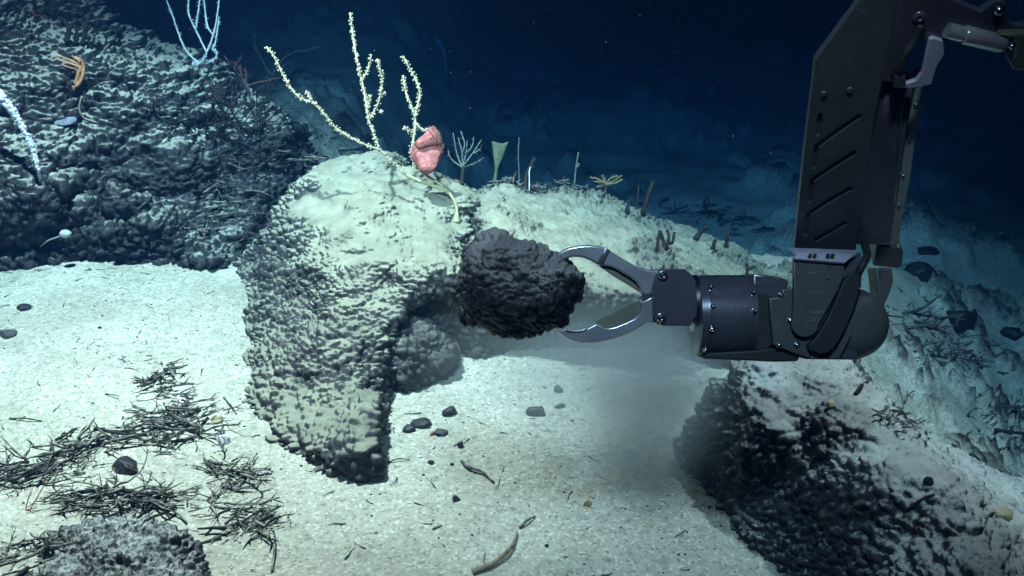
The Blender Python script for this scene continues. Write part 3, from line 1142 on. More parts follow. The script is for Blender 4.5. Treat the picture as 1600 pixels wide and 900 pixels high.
for (x, y, rr) in ((1102, 451, 4.2), (1102, 478, 4.4), (1101, 511, 4.4), (1095, 543, 3.5), (1165, 459, 3.8), (1165, 484, 3.8)):
    dy = (494 - y) * SCL
    rad = 0.0655
    dn = math.sqrt(max(rad ** 2 - dy ** 2, 1e-6))
    ax = (UP * dy - FW * dn)
    bolt(F(x, 494, -8) + ax, ax, rr, wrist, h=6)
# fine machined lines on the cylinder
for k in range(5):
    x = 1112 + 9.5 * k
    bm_obj('machined_ring', lathe(F(x, 494, -8), F(x + 1.4, 494, -8), [(0, 60), (0, 65.25), (1, 65.25), (1, 60)], 72), M['grey_metal'], wrist)
fore = bm_obj('forearm', prism([(1172, 428), (1200, 431), (1226, 437), (1226, 470), (1196, 470), (1196, 535), (1226, 535), (1226, 556), (1172, 558)], -62, 20, 3.0), M['black_metal'], arm, flat=True)
bm_obj('lower_guard', prism([(1172, 545), (1200, 541), (1225, 548), (1240, 556), (1236, 562), (1200, 563), (1140, 560), (1092, 558), (1098, 549)], -40, 36, 3), M['rubber'], arm, flat=True)
bm_obj('dark_cutout', prism([(1168, 455), (1196, 462), (1200, 470), (1200, 535), (1190, 545), (1168, 545)], 0, 34, 2), M['rubber'], arm, flat=True)  # black block standing in for the dark of a cutout
side = bm_obj('forearm_plate', prism([(1190, 466), (1206, 464), (1212, 452), (1300, 446), (1318, 470), (1316, 520), (1296, 558), (1250, 556), (1226, 548), (1196, 536)], 34.5, 46, 1.5), M['grey_metal'], arm, flat=True)
for (x, y, rr) in ((1208, 461, 4), (1222, 500, 4.6), (1205, 537, 4), (1232, 537, 4.6), (1258, 553, 4.4), (1288, 540, 5), (1302, 505, 5)):
    bolt(F(x, y, 46), VN, rr, side)
# --- elbow housing: short drum with a domed end towards the viewer
bm_obj('elbow_housing', lathe(F(1330, 506, -70), F(1330, 506, 40), [(0, 30), (0, 50), (.04, 55), (.1, 57), (.62, 57), (.8, 53), (.92, 45), (.98, 34), (1, 18), (1.0, 2)], 56), M['grey_metal'], arm, 60)
bm_obj('elbow_body', prism([(1226, 452), (1330, 450), (1330, 560), (1250, 559), (1226, 552)], -60, 34, 3), M['black_metal'], arm, flat=True)
# --- elbow bracket with its flange
brk = bm_obj('elbow_bracket', prism([(1224, 404), (1300, 408), (1300, 428), (1291, 452)] + [(1241 + 20 * math.cos(t), 506 + 18 * math.sin(t)) for t in [R(a) for a in range(0, 181, 20)]] + [(1224, 470)], 48, 58, 1.5), M['grey_metal'], arm, flat=True)
for (x, y, rr) in ((1232, 413, 2.6), (1230, 429, 2.6), (1277, 418, 2.6), (1275, 435, 2.6), (1236, 500, 2.2), (1250, 502, 2.2), (1242, 513, 2.2)):
    bolt(F(x, y, 58), VN, rr, brk)


def flange():
    bm = bmesh.new()
    prof = [(1224, 388, 30), (1223, 393, 52), (1227, 399, 60), (1223, 406, 66)]
    rgt = [(1326, 392, 30), (1321, 398, 52), (1309, 404, 60), (1298, 412, 66)]
    for th in (0, 1):
        pass
    a = [bm.verts.new(F(*p)) for p in prof]
    b = [bm.verts.new(F(*p)) for p in rgt]
    for i in range(3):
        bm.faces.new((a[i], b[i], b[i + 1], a[i + 1]))
    bmesh.ops.recalc_face_normals(bm, faces=bm.faces)
    bmesh.ops.solidify(bm, geom=list(bm.faces), thickness=0.004)
    return bm


fl = bm_obj('bracket_flange', flange(), M['lilac_metal'], arm, 30)
for x in (1243, 1250, 1270, 1277):
    bm_obj('slot', prism([(x, 404), (x + 3.5, 398.5), (x + 6, 399), (x + 4, 404.8)], 56, 67, 0), M['rubber'], fl, flat=True)
bm_obj('bracket_block', prism([(1262, 394), (1330, 396), (1330, 450), (1262, 450)], -40, 47, 2), M['black_metal'], arm, flat=True)
bm_obj('elbow_strut', prism(smooth_poly([(1302, 428), (1326, 428), (1318, 470), (1292, 530), (1270, 552), (1240, 540), (1258, 524), (1282, 480)], 1), 47, 62, 1.5), M['rubber'], arm, flat=True)

# --- jaws
J_up = [(862, 409), (867, 400), (876, 392.5), (888, 387), (905, 383.5), (924, 383), (942, 386), (953, 392), (975, 406), (996, 417.5), (1012, 421.5), (1030, 421), (1040, 432), (1036, 448), (1020, 458), (1009, 462),
        (1000, 458), (999, 449), (994, 441), (985, 434), (960, 419), (951, 416), (943, 415), (937, 416), (925, 408), (910, 402), (897, 401), (884, 404), (874, 409), (866, 414)]
jaw1 = bm_obj('jaw', prism(J_up, -11, 7.2, 3.2, seg=4), M['titanium'], arm, flat=True)
jaw1['label'] = 'upper curved silver jaw'
bm_obj('jaw_rib', prism([(932, 412), (945, 387), (953, 391.5), (941, 416.5)], 6.6, 8.6, 0.8), M['black_metal'], jaw1, flat=True)
bm_obj('jaw_scoop', prism([(936, 415.5), (944, 412), (960, 417), (985, 431), (996, 441), (1002, 452), (1000, 457), (990, 450), (960, 432)], -10, -3, 1.0), M['scoop'], jaw1, flat=True)
J_lo = [(866, 511), (873, 514), (884, 517), (896, 518), (908, 517), (917, 514), (931, 506), (940, 511), (950, 513), (961, 511), (976, 505), (991, 498), (998, 491), (1001, 482), (1002, 472), (1018, 464),
        (1036, 470), (1040, 490), (1030, 504), (1010, 503), (994, 514), (975, 523), (953, 530), (930, 534.5), (908, 535), (892, 531), (878, 522)]
jaw2 = bm_obj('jaw', prism(J_lo, -11, 7.2, 3.2, seg=4), M['titanium'], arm, flat=True)
jaw2['label'] = 'lower curved silver jaw'
bm_obj('jaw_scoop', prism([(930, 503), (960, 488), (985, 475), (1000, 469), (1003, 484), (994, 497), (960, 512), (948, 514)], -10, -3, 1.0), M['scoop'], jaw2, flat=True)
bm_obj('jaw_teeth', prism([(878, 512.5), (884, 515), (896, 516.5), (908, 515.5), (916, 512), (917, 515), (908, 519), (894, 520), (882, 518)], -9, 8.4, 0.8), M['steel'], jaw2, flat=True)
bm_obj('jaw_link', prism([(1006, 452), (1030, 446), (1030, 480), (1006, 474), (1002, 463)], -9, 5, 1.2), M['black_metal'], arm, flat=True)

# --- upper arm: its own plane, the top leaning towards the viewer
uA, uB, uC, uD = P(1242, 388, 1.56), P(1272, 95, 1.29), P(1335, 392, 1.56), P(1385, 100, 1.29)
UO = uA
UU = (uB - uA).normalized()
UW = (uC - uA)
UW = (UW - UU * UW.dot(UU)).normalized()
UN = UW.cross(UU).normalized()
if UN.dot(VN) < 0:
    UN = -UN


def U(px, py, n=0.0):
    """where the view through a photo pixel meets the upper-arm front plane, shifted n mm along its normal"""
    r = ray(px, py)
    t = (UO - CP).dot(UN) / r.dot(UN)
    return CP + r * t + UN * (n * 0.001)


def boolean_cut(o, cutters):
    for c in cutters:
        md = o.modifiers.new('cut', 'BOOLEAN')
        md.operation, md.solver, md.object = 'DIFFERENCE', 'EXACT', c
    dg = bpy.context.evaluated_depsgraph_get()
    dg.update()
    me = bpy.data.meshes.new_from_object(o.evaluated_get(dg))
    old = o.data
    o.modifiers.clear()
    o.data = me
    for c in cutters:
        bpy.data.objects.remove(c)
    return o


plate = bm_obj('upper_arm_plate', prism([(1241, 388), (1256, 240), (1273, 95), (1348, -6), (1372, -40), (1412, -40), (1392, 60), (1366, 190), (1337, 392)], -12, 0, 1.5, U), M['grey_metal'], arm, flat=True)


def stroke(pts, w):
    """outline of a round-ended stroke"""
    L_, R_ = [], []
    for i, p in enumerate(pts):
        a = Vector(pts[max(i - 1, 0)])
        b = Vector(pts[min(i + 1, len(pts) - 1)])
        t = (b - a).normalized()
        nn = Vector((-t.y, t.x))
        L_.append(Vector(p) + nn * w)
        R_.append(Vector(p) - nn * w)
    t0 = (Vector(pts[0]) - Vector(pts[1])).normalized()
    t1 = (Vector(pts[-1]) - Vector(pts[-2])).normalized()
    return [tuple(v) for v in L_] + [tuple(Vector(pts[-1]) + t1 * w * .8)] + [tuple(v) for v in R_[::-1]] + [tuple(Vector(pts[0]) + t0 * w * .8)]


cx = lambda a, b: (1230 + a / 2.812, 100 + b / 2.812)
grooves = [[cx(146, 222), cx(134, 312)],
           [cx(318, 228), cx(220, 295), cx(128, 362), cx(117, 455)],
           [cx(298, 388), cx(200, 450), cx(108, 512), cx(96, 604)],
           [cx(280, 545), cx(180, 602), cx(91, 660), cx(78, 752)],
           [cx(256, 697), cx(125, 772)]]
cut = []
for g in grooves:
    bm = prism(stroke(g, 4.2), -4.5, 3, 0, U)
    cut.append(bm_obj('groove_cutter', bm, M['rubber']))
boolean_cut(plate, cut)
plate.data.polygons.foreach_set('use_smooth', [False] * len(plate.data.polygons))
for (x, y, rr) in ((1287, 146, 4.5), (1328, 140, 4.8)):
    bolt(U(x, y, 0), UN, rr, plate, 'grey_metal', h=3)
bm_obj('upper_arm_body', prism([(1300, 392), (1325, 130), (1385, 20), (1405, -40), (1440, -40), (1415, 130), (1395, 392)], -95, -12.5, 3, U), M['black_metal'], arm, flat=True)
# rear tube, its strip of screws, the hydraulic lines
tubep = [U(1428, 110, -45), U(1412, 240, -45), U(1392, 408, -45)]
cover = bm_obj('side_cover', prism([(1441, 132), (1455, 128), (1456, 140), (1449, 160), (1449, 172), (1437, 235), (1428, 300), (1419, 345), (1408, 402), (1376, 402), (1392, 345), (1409, 290), (1425, 215), (1434, 165)], -40, -24, 2.5, U), M['cover_metal'], arm, flat=True)
for (x, y) in ((1440, 146), (1437, 181), (1427, 236), (1417, 292), (1410, 338), (1399, 404)):
    bolt(U(x, y, -24), UN, 2.7, cover)
for k, (x0, x1) in enumerate(((1393, 1360), (1408, 1374), (1424, 1392))):
    mb = MB()
    mb.tube([U(x0, 128, -16), U(x0 * .7 + x1 * .3, 210, -20), U(x0 * .4 + x1 * .6, 300, -26), U(x1, 392, -30)], [0.0075, .0075, .007, .0065], 14)
    mb.build('hydraulic_line', M['black_metal'], arm)
bm_obj('clevis_block', prism([(1374, 398), (1412, 402), (1416, 408), (1414, 430), (1408, 434), (1368, 430)], -60, -20, 2.5, U), M['grey_metal'], arm, flat=True)
bm_obj('link_rod', prism([(1376, 418), (1402, 418), (1404, 440), (1398, 458), (1386, 486), (1374, 478), (1380, 455)], -60, -20, 2), M['grey_metal'], arm, flat=True)
mb = MB()
mb.tube(catmull([U(1398, 120, -4), U(1404, 100, 6), U(1412, 80, 8), U(1428, 62, 2), U(1440, 40, -2)], 6), 0.0055, 10)
mb.build('hose', M['rubber'], arm)
mb = MB()
mb.tube(catmull([F(1326, 448, 30), F(1322, 430, 52), F(1330, 412, 56), F(1344, 398, 30), F(1350, 380, 0)], 6), 0.006, 10)
mb.build('hose', M['rubber'], arm)
# shoulder end at the top
sh = bm_obj('shoulder_plate', prism([(1398, -40), (1470, -10), (1486, 0), (1518, 14), (1534, 20), (1544, 12), (1553, 5), (1563, 3), (1573, 8), (1576, 20), (1575, 37), (1588, 44), (1606, 40), (1660, 46), (1660, 70), (1590, 70), (1560, 60), (1505, 44), (1475, 66), (1430, 62), (1404, 128), (1376, 128)], -14, -2, 1.5, U), M['black_metal'], arm, flat=True)
bolt(U(1437, 28, -2), UN, 8.5, sh, 'black_metal', h=3)
bolt(U(1561, 17, -2), UN, 6.5, sh, h=7)
bm_obj('strap', prism([(1450, 58), (1457, 55), (1478, 62), (1472, 84), (1462, 100), (1454, 128), (1420, 134), (1398, 132), (1430, 122), (1439, 110)], -1.5, 6, 1.2, U), M['lilac_metal'], arm, flat=True)
bm_obj('strap_latch', prism([(1394, 132), (1396, 112), (1404, 108), (1413, 112), (1414, 130)], -1.5, 8, 1.5, U), M['black_metal'], arm, flat=True)
bm_obj('cylinder_rod', lathe(U(1478, 44, 4), U(1566, 66, 4), [(0, 4), (0, 10), (.3, 10), (.3, 12), (.95, 12), (1, 10)], 30), M['titanium'], arm)
bm_obj('rod_end', prism([(1557, 48), (1585, 56), (1584, 78), (1574, 90), (1578, 102), (1660, 112), (1660, 60), (1600, 46)], -20, 10, 3, U), M['scoop'], arm, flat=True)
bolt(U(1577, 64, 10), UN, 4, arm, h=5)

# ------------------------------------------------------------------ living and dead coral
def lerp_r(r0, r1, n):
    return [r0 + (r1 - r0) * k / max(n - 1, 1) for k in range(n)]


def planted(px_pts, base_depth, lean=0.0, wob=0.0, rng=random):
    """photo-plane polyline stood at a depth; later points lean towards/away and wander a little in depth"""
    out = []
    d = base_depth
    for i, (x, y) in enumerate(px_pts):
        out.append(P(x, y, d))
        d += lean + rng.uniform(-wob, wob)
    return out


# the tall tan coral on the centre boulder
root, rn, _ = hit(713, 345)
rd = (root - CP).dot(FW)
crl = empty('branching_coral', root, 'tall tan branching coral with knobbly tips on the centre boulder', 'coral')
rr = random.Random(5)
px = rd / FPX
mb = MB()
tr = planted([(713, 348), (713, 322), (698, 299), (666, 287), (634, 273)], rd, 0.0, 0.01, rr)
c_ = catmull(tr)
mb.tube(c_, [px * max(7.5 - 1.3 * i, 2.4) for i in range(len(c_))], 8, rough=.08)
mb.build('stem', M['coral_stem'], crl)
mb = MB()
tr2 = planted([(700, 303), (690, 290), (668, 275), (650, 262)], rd, 0.006, 0.0, rr)
c_ = catmull(tr2)
mb.tube(c_, lerp_r(1.8 * px, 1.8 * px, len(c_)), 7)
mb.build('stem', M['coral_stem'], crl)
branches = [
    ([(634, 273), (611, 251), (593, 234), (575, 228), (545, 213), (525, 200), (506, 178), (488, 158)], 2.6, 2.6, -0.012),
    ([(488, 158), (472, 155), (456, 140), (440, 112), (428, 88), (416, 73)], 2.6, 2.8, -0.01),
    ([(488, 158), (478, 142)], 2.2, 2.4, 0.0),
    ([(593, 234), (583, 206), (576, 187), (571, 155), (565, 125), (558, 95), (552, 60), (547, 20)], 2.6, 2.8, 0.01),
    ([(568, 122), (577, 104), (580, 85)], 2.2, 2.4, -0.01),
    ([(578, 186), (589, 166), (594, 150), (597, 125), (594, 110), (589, 92)], 2.8, 2.8, -0.012),
    ([(575, 170), (576, 158), (579, 148)], 2.4, 2.6, -0.006),
    ([(596, 148), (603, 145)], 2.4, 2.6, 0.0),
    ([(593, 174), (598, 175)], 2.4, 2.8, 0.0),
    ([(650, 262), (643, 240), (646, 218), (649, 190), (645, 172), (636, 150), (632, 135), (630, 118)], 3.0, 3.0, 0.006),
    ([(648, 184), (653, 162), (656, 145), (650, 125), (640, 107), (630, 88)], 3.0, 2.6, 0.012),
    ([(644, 208), (638, 203), (631, 198)], 3.2, 3.6, -0.01),
    ([(648, 192), (657, 200), (668, 205), (668, 200)], 2.4, 2.2, -0.01)]
joint = {}
allpts = []
for pts, r0, r1, lean in branches:
    d0 = joint.get(pts[0])
    if d0 is None:
        cand = [(abs(pts[0][0] - k[0]) + abs(pts[0][1] - k[1]), v) for k, v in joint.items()]
        d0 = min(cand)[1] if cand and min(cand)[0] < 30 else rd
    w = []
    d = d0
    for i, q in enumerate(pts):
        w.append(P(q[0], q[1], d))
        joint.setdefault(q, d)
        d += lean
    c_ = catmull(w, 5)
    mb = MB()
    mb.tube(c_, [r * px * rr.uniform(.9, 1.1) for r in lerp_r(r0 * .62, r1 * .58, len(c_))], 7)
    mb.build('branch', M['coral_tan'], crl)
    allpts.append((c_, r0 * px))
mb = MB()
for c_, r in allpts:
    for a, b in zip(c_, c_[1:]):
        seg = (b - a).length
        n = max(2, int(seg / (1.5 * px) * 1.3))
        t = (b - a).normalized()
        for _ in range(n):
            u = t.orthogonal().normalized()
            w = t.cross(u)
            an = rr.uniform(0, 6.283)
            o = (u * math.cos(an) + w * math.sin(an))
            mb.blob(a.lerp(b, rr.random()) + o * r * rr.uniform(.8, 1.45), px * rr.uniform(0.8, 2.0), 5, 3, 0.35)
po = mb.build('polyps', M['polyp'], crl)
po['kind'] = 'stuff'


# pink anemone clinging to it
def anemone():
    c = P(668, 240, rd - 0.02)
    s = px
    e = empty('sea_anemone', c, 'pink flytrap anemone clinging to the tall tan coral', 'anemone')
    bm = bmesh.new()
    NU, NV = 40, 14
    rng = random.Random(2)

    def pt(u, v):
        # folded trumpet: column low right, disc folded into an upper and a lower lip
        an = 2 * math.pi * u
        ca, sa = math.cos(an), math.sin(an)
        prof_r = [0.02, 9, 14, 17, 20, 24, 26, 25, 23, 20, 15, 9, 4, 1]
        prof_t = [34, 33, 28, 20, 10, 0, -8, -12, -13, -10, -6, -2, 1, 2]
        r = prof_r[v]
        t = prof_t[v]
        wav = 1 + 0.10 * math.sin(3 * an + 1) + 0.05 * math.sin(7 * an)
        x = r * ca * wav
        y = r * sa * 0.72 * wav
        return x, y, t
    rings = []
    axis = (UP * -0.62 + RT * 0.10 - FW * 0.45).normalized()
    a = (RT * 0.95 + UP * 0.28).normalized()
    a = (a - axis * a.dot(axis)).normalized()
    b = axis.cross(a)
    lobes = []
    for off, sc_, tilt, nm in ((Vector((667, 245)), 0.92, 0.0, 'body'), (Vector((672, 219)), 0.72, 0.9, 'oral_lip')):
        bm = bmesh.new()
        cc = P(off.x, off.y, rd - 0.025 - 0.01 * tilt)
        ax2 = (axis * (1 - tilt) + (RT * -0.75 + UP * -0.30 - FW * 0.25) * tilt).normalized()
        a2 = (RT * 0.9 + UP * 0.45) if not tilt else (UP * .2 + FW * 0.6 + RT * 0.6)
        a2 = (a2 - ax2 * a2.dot(ax2)).normalized()
        b2 = ax2.cross(a2)
        rings = []
        for v in range(NV):
            ring = []
            for k in range(NU):
                x, y, t = pt(k / NU, v)
                ring.append(bm.verts.new(cc + (a2 * x + b2 * y + ax2 * t) * (s * sc_)))
            rings.append(ring)
        for r0, r1 in zip(rings, rings[1:]):
            for k in range(NU):
                bm.faces.new((r0[k], r0[(k + 1) % NU], r1[(k + 1) % NU], r1[k]))
        bm.faces.new(rings[0])
        bm.faces.new(rings[-1][::-1])
        o = bm_obj(nm, bm, M['anemone'], e, 80)
        mb = MB()
        for k in range(420):
            x, y, t = pt(k / 420 + .001 * (k % 5), 5 + k % 4)
            base = cc + (a2 * x + b2 * y + ax2 * t) * (s * sc_)
            dr = (a2 * x + b2 * y).normalized() * 0.8 - ax2 * 0.75
            dr = (dr + Vector((rng.gauss(0, .2), rng.gauss(0, .2), rng.gauss(0, .2)))).normalized()
            ln = s * rng.uniform(2, 6)
            mb.tube([base, base + dr * ln * .5, base + dr * ln], [s * 0.55, s * 0.4, s * 0.15], 4)
        t_ = mb.build('tentacles', M['tentacle'], o)
        t_['kind'] = 'stuff'


anemone()


def coral(name, label, cat, base_px, lines, r0, r1, m, lean=0.0, wob=0.01, seed=1, side=None, group=None, sides=6, far=3.6):
    """polylines in photo pixels, foot set on what lies at base_px"""
    rng = random.Random(seed)
    p, n, _ = crest(*base_px, far=far)
    d = (p - CP).dot(FW)
    s = d / FPX
    e = empty(name, p, label, cat, group)
    jn = {}
    for ln in lines:
        d0 = jn.get(ln[0], d)
        w = []
        dd = d0
        for q in ln:
            w.append(P(q[0], q[1], dd))
            jn.setdefault(q, dd)
            dd += lean + rng.uniform(-wob, wob)
        if ln is lines[0] and (w[0] - p).length > 0.004:
            w.insert(0, p.copy())
        c_ = catmull(w, 5)
        mb = MB()
        mb.tube(c_, [r * s * rng.uniform(.85, 1.15) for r in lerp_r(r0, r1, len(c_))], sides)
        if side:
            for a, b in zip(c_[2:], c_[3:]):
                for _ in range(side[0]):
                    t = (b - a).normalized()
                    o = (t.orthogonal().normalized() * rng.gauss(0, 1) + t.cross(t.orthogonal()).normalized() * rng.gauss(0, 1)).normalized()
                    q = a.lerp(b, rng.random())
                    mb.tube([q, q + o * side[1] * s * rng.uniform(.6, 1.2)], [side[2] * s, side[2] * s * .5], 4)
        mb.build('branch', m, e)
    return e


coral('white_coral', 'white whip coral with five stalks at the top left, behind the boulder', 'coral', (306, 104),
      [[(306, 104), (305, 95), (290, 78), (278, 50), (270, 25), (262, 5), (252, -30)], [(306, 104), (318, 93), (323, 82), (333, 55), (340, 20), (345, -30)],
       [(323, 82), (306, 47), (295, 22), (295, 0), (300, -30)], [(306, 47), (308, 30), (312, 0), (313, -25)],
       [(318, 93), (330, 96), (338, 88), (338, 80), (332, 77), (336, 68), (340, 45), (342, 25)], [(333, 55), (324, 40), (320, 12), (318, -10)]],
      1.5, 1.0, M['white_coral'], 0.0, 0.02, 3, side=(3, 4.0, 0.6), far=4.2)


def whip():
    p, n, _ = hit(63, 286)
    d = (p - CP).dot(FW) - 0.05
    s = d / FPX
    e = empty('sea_whip', p, 'lavender white curved sea whip against the left boulder', 'coral')
    c_ = catmull([p] + [P(x, y, d - 0.012 * i) for i, (x, y) in enumerate([(60, 268), (52, 236), (38, 204), (18, 172), (-2, 148), (-25, 130)])], 8)
    mb = MB()
    mb.tube(c_, lerp_r(1.6 * s, 2.4 * s, len(c_)), 7)
    mb.build('stalk', M['lilac'], e)
    mb = MB()
    rng = random.Random(1)
    for i, q in enumerate(c_[4:]):
        f = i / len(c_)
        for _ in range(7):
            o = Vector((rng.gauss(0, 1), rng.gauss(0, 1), rng.gauss(0, 1))).normalized()
            mb.blob(q + o * s * (1.5 + 5.5 * f), s * (1.6 + 3.2 * f) * rng.uniform(.7, 1.2), 6, 4, .15)
    o = mb.build('polyps', M['lilac'], e)
    o['kind'] = 'stuff'


whip()
# orange feather star: many arms from one centre
coral('feather_star', 'orange striped feather star with curled arms on the left boulder', 'feather star', (116, 138),
      [[(114, 138), (121, 122), (126, 104), (122, 94), (112, 87)], [(114, 138), (123, 120), (127, 104), (116, 97), (100, 90), (87, 86)],
       [(114, 138), (120, 122), (124, 106), (112, 100), (98, 96), (90, 92)], [(114, 138), (126, 125), (130, 108), (126, 96), (118, 88)],
       [(114, 138), (124, 130), (131, 112), (129, 98), (124, 90)], [(114, 138), (119, 126), (121, 110), (108, 105), (96, 101)]],
      2.6, 1.3, M['orange'], -0.008, 0.004, 8)
coral('thin_coral', 'thin cream stalk bent beside the feather star', 'coral', (150, 191), [[(150, 191), (133, 185), (126, 178), (124, 166), (128, 150)]], 1.4, 1.2, M['coral_tan'], -0.012, 0.0, 4)
coral('red_coral', 'thin reddish twig coral on top of the left boulder', 'coral', (80, 38), [[(80, 38), (55, 22), (30, 12), (14, 4)], [(30, 12), (22, -4), (18, -20)]], 2.2, 1.4, M['red_coral'], -0.01, 0, 6, far=4.6)
for k, (ln, lb) in enumerate((([[(104, 66), (107, 48), (100, 30)], [(107, 48), (114, 34)]], 'dark forked dead coral stump above the feather star, leftmost'),
                              ([[(118, 68), (120, 52), (116, 38)]], 'short dark dead coral stump above the feather star, between two others'),
                              ([[(128, 70), (134, 48), (138, 22)], [(134, 48), (128, 34)]], 'tall dark dead coral stump above the feather star, rightmost'))):
    coral('dead_coral_stump', lb, 'dead coral', ln[0][0], ln, 4.2, 2.2, M['dead_coral'], -0.008, 0, 20 + k, group='dead stumps on the left boulder', far=4.6)


def stalked_sponge():
    p, n, _ = hit(62, 386)
    d = (p - CP).dot(FW)
    s = d / FPX
    e = empty('stalked_sponge', p, 'small cream sponge on a thin stalk low on the left boulder', 'sponge')
    mb = MB()
    top = P(97, 368, d - 0.10)
    c_ = catmull([p, P(75, 376, d - 0.06), top], 5)
    mb.tube(c_, 1.1 * s, 6)
    mb.build('stalk', M['pale_sponge'], e)
    mb = MB()
    mb.blob(P(102, 365, d - 0.10), 8 * s, 14, 9, 0.06, (1.1, 1, .75))
    mb.build('head', M['pale_sponge'], e)


stalked_sponge()
# dead stumps standing on the ridge
stumps = [
    ([[(722, 277), (724, 262)]], 'short dark stump on the crest left of the bushy grey coral', 4.0, 3),
    ([[(822, 274), (828, 262), (836, 246)], [(828, 262), (834, 260)]], 'dark leaning stump on the ridge crest beside the bluish sponge', 4.0, 3),
    ([[(980, 330), (981, 322), (984, 311)]], 'short stump with a pale foot on the ridge', 4.0, 2),
    ([[(995, 318), (997, 303), (998, 289)]], 'thin upright stump on the ridge beside the tall stump', 2.5, 2),
    ([[(1004, 332), (1012, 308), (1021, 283)]], 'tall leaning dark stump on the ridge crest', 4.5, 3.4),
    ([[(1026, 388), (1029, 372), (1031, 360)], [(1031, 360), (1036, 376), (1040, 390)]], 'black bent stump like a peak, left of the forked one', 3.0, 2.4),
    ([[(1041, 386), (1045, 370), (1042, 358)], [(1043, 376), (1050, 380), (1054, 362)]], 'black forked stump on the ridge above the wrist', 2.8, 2.2),
    ([[(1086, 371), (1096, 361), (1106, 354)]], 'dark stump leaning right on the ridge', 5, 3),
    ([[(1114, 386), (1116, 379), (1119, 373)]], 'tiny dark stump between two others on the ridge', 3.4, 2.4),
    ([[(1135, 382), (1136, 371), (1140, 362)]], 'small upright stump farther right on the ridge', 3.4, 2.4),
    ([[(1166, 430), (1168, 419), (1166, 411)], [(1168, 422), (1180, 416)]], 'dark stump just above the wrist cylinder', 2.6, 2),
    ([[(1250, 500), (1250, 490)]], 'short stub hidden by the arm', 2, 2)][:-1]
for k, (ln, lb, a, b) in enumerate(stumps):
    ln = [[(x, y + (4 if i == 0 and j == 0 else 0)) for i, (x, y) in enumerate(l)] for j, l in enumerate(ln)]
    coral('dead_coral_stump', lb, 'dead coral', ln[0][0], ln, a, b, M['dead_coral'], 0.0, 0.004, 40 + k, group='dead stumps on the ridge')
coral('bushy_coral', 'bushy grey coral with upright twigs beyond the pink anemone', 'coral', (722, 258),
      [[(722, 262), (722, 240), (716, 215)], [(722, 262), (714, 240), (708, 208)], [(722, 262), (728, 240), (730, 220)], [(722, 262), (738, 240), (752, 219)],
       [(722, 262), (705, 248), (700, 235)], [(728, 240), (738, 228), (740, 214)], [(722, 240), (726, 225), (720, 205)], [(738, 240), (746, 236), (752, 232)], [(722, 262), (742, 255), (756, 246)]],
      1.3, 0.8, M['dimmed_coral'], 0.01, 0.02, 60, side=(1, 5, .5))
coral('sea_whip', 'thin pale upright whip right of the green fan sponge', 'coral', (811, 268), [[(811, 268), (810, 240), (811, 215)]], 0.9, .6, M['dimmed_coral'], 0, 0, 61, side=(1, 3, .6))
coral('sea_whip', 'tiny white whip beside the bluish sponge on the crest', 'coral', (827, 276), [[(827, 276), (827, 268), (829, 261)]], .9, .8, M['white_coral'], 0, 0, 62)
coral('sea_whip', 'dim teal whip rising beyond the ridge, left of the yellow feather star', 'coral', (898, 284), [[(898, 284), (900, 262), (904, 238)], [(900, 262), (906, 255)]], 1.4, 1.1, M['dimmed_coral'], 0, .01, 63, side=(1, 4, .6))
coral('feather_star', 'yellow feather star spread along the ridge crest', 'feather star', (946, 288),
      [[(946, 288), (935, 280), (922, 277)], [(946, 288), (940, 284), (927, 284)], [(946, 288), (958, 283), (972, 274)], [(946, 288), (955, 278), (965, 275)], [(946, 288), (962, 286), (973, 280)], [(946, 288), (944, 279), (940, 274)]],
      1.3, .9, M['yellow'], -.005, .01, 64, side=(2, 3.5, .5))
coral('sea_whip', 'long thin bent whip between the dead bushes and the tall coral', 'coral', (486, 195), [[(486, 195), (478, 180), (458, 152), (432, 126), (412, 106)]], 0.8, .6, M['green_sponge'], -.02, 0, 65, far=9)


def fan_sponge():
    p, n, _ = crest(776, 272)
    d = (p - CP).dot(FW) + 0.01
    s = d / FPX
    mb = MB()
    rad = [3.5, 2.5, 2.2, 3.5, 6, 8.5, 10.5, 12.5, 13.2, 11.6, 8, 4.5]
    hy = [292, 276, 266, 258, 250, 242, 234, 227, 223, 224, 232, 242]
    pts = [P(774 + (276 - y) * 0.13, y, d) for y in hy]
    base = len(mb.v)
    sides = 22
    for i, c in enumerate(pts):
        for k in range(sides):
            a = 2 * math.pi * k / sides
            r = rad[i] * s * (1 + 0.10 * math.sin(3 * a + i * .3) + 0.05 * math.sin(7 * a))
            lift = UP * (s * 2.0 * math.sin(2 * a + 1) if i in (7, 8, 9) else 0)
            mb.v.append(c + RT * (math.cos(a) * r) + FW * (math.sin(a) * r * .6) + lift)
    for i in range(len(pts) - 1):
        for k in range(sides):
            k2 = (k + 1) % sides
            mb.f.append((i * sides + k, i * sides + k2, (i + 1) * sides + k2, (i + 1) * sides + k))
    mb.f.append(tuple((len(pts) - 1) * sides + k for k in range(sides)))
    o = mb.build('fan_sponge', M['green_sponge'])
    tag(o, 'grey green fan-shaped sponge standing behind the ridge crest', 'sponge')


fan_sponge()


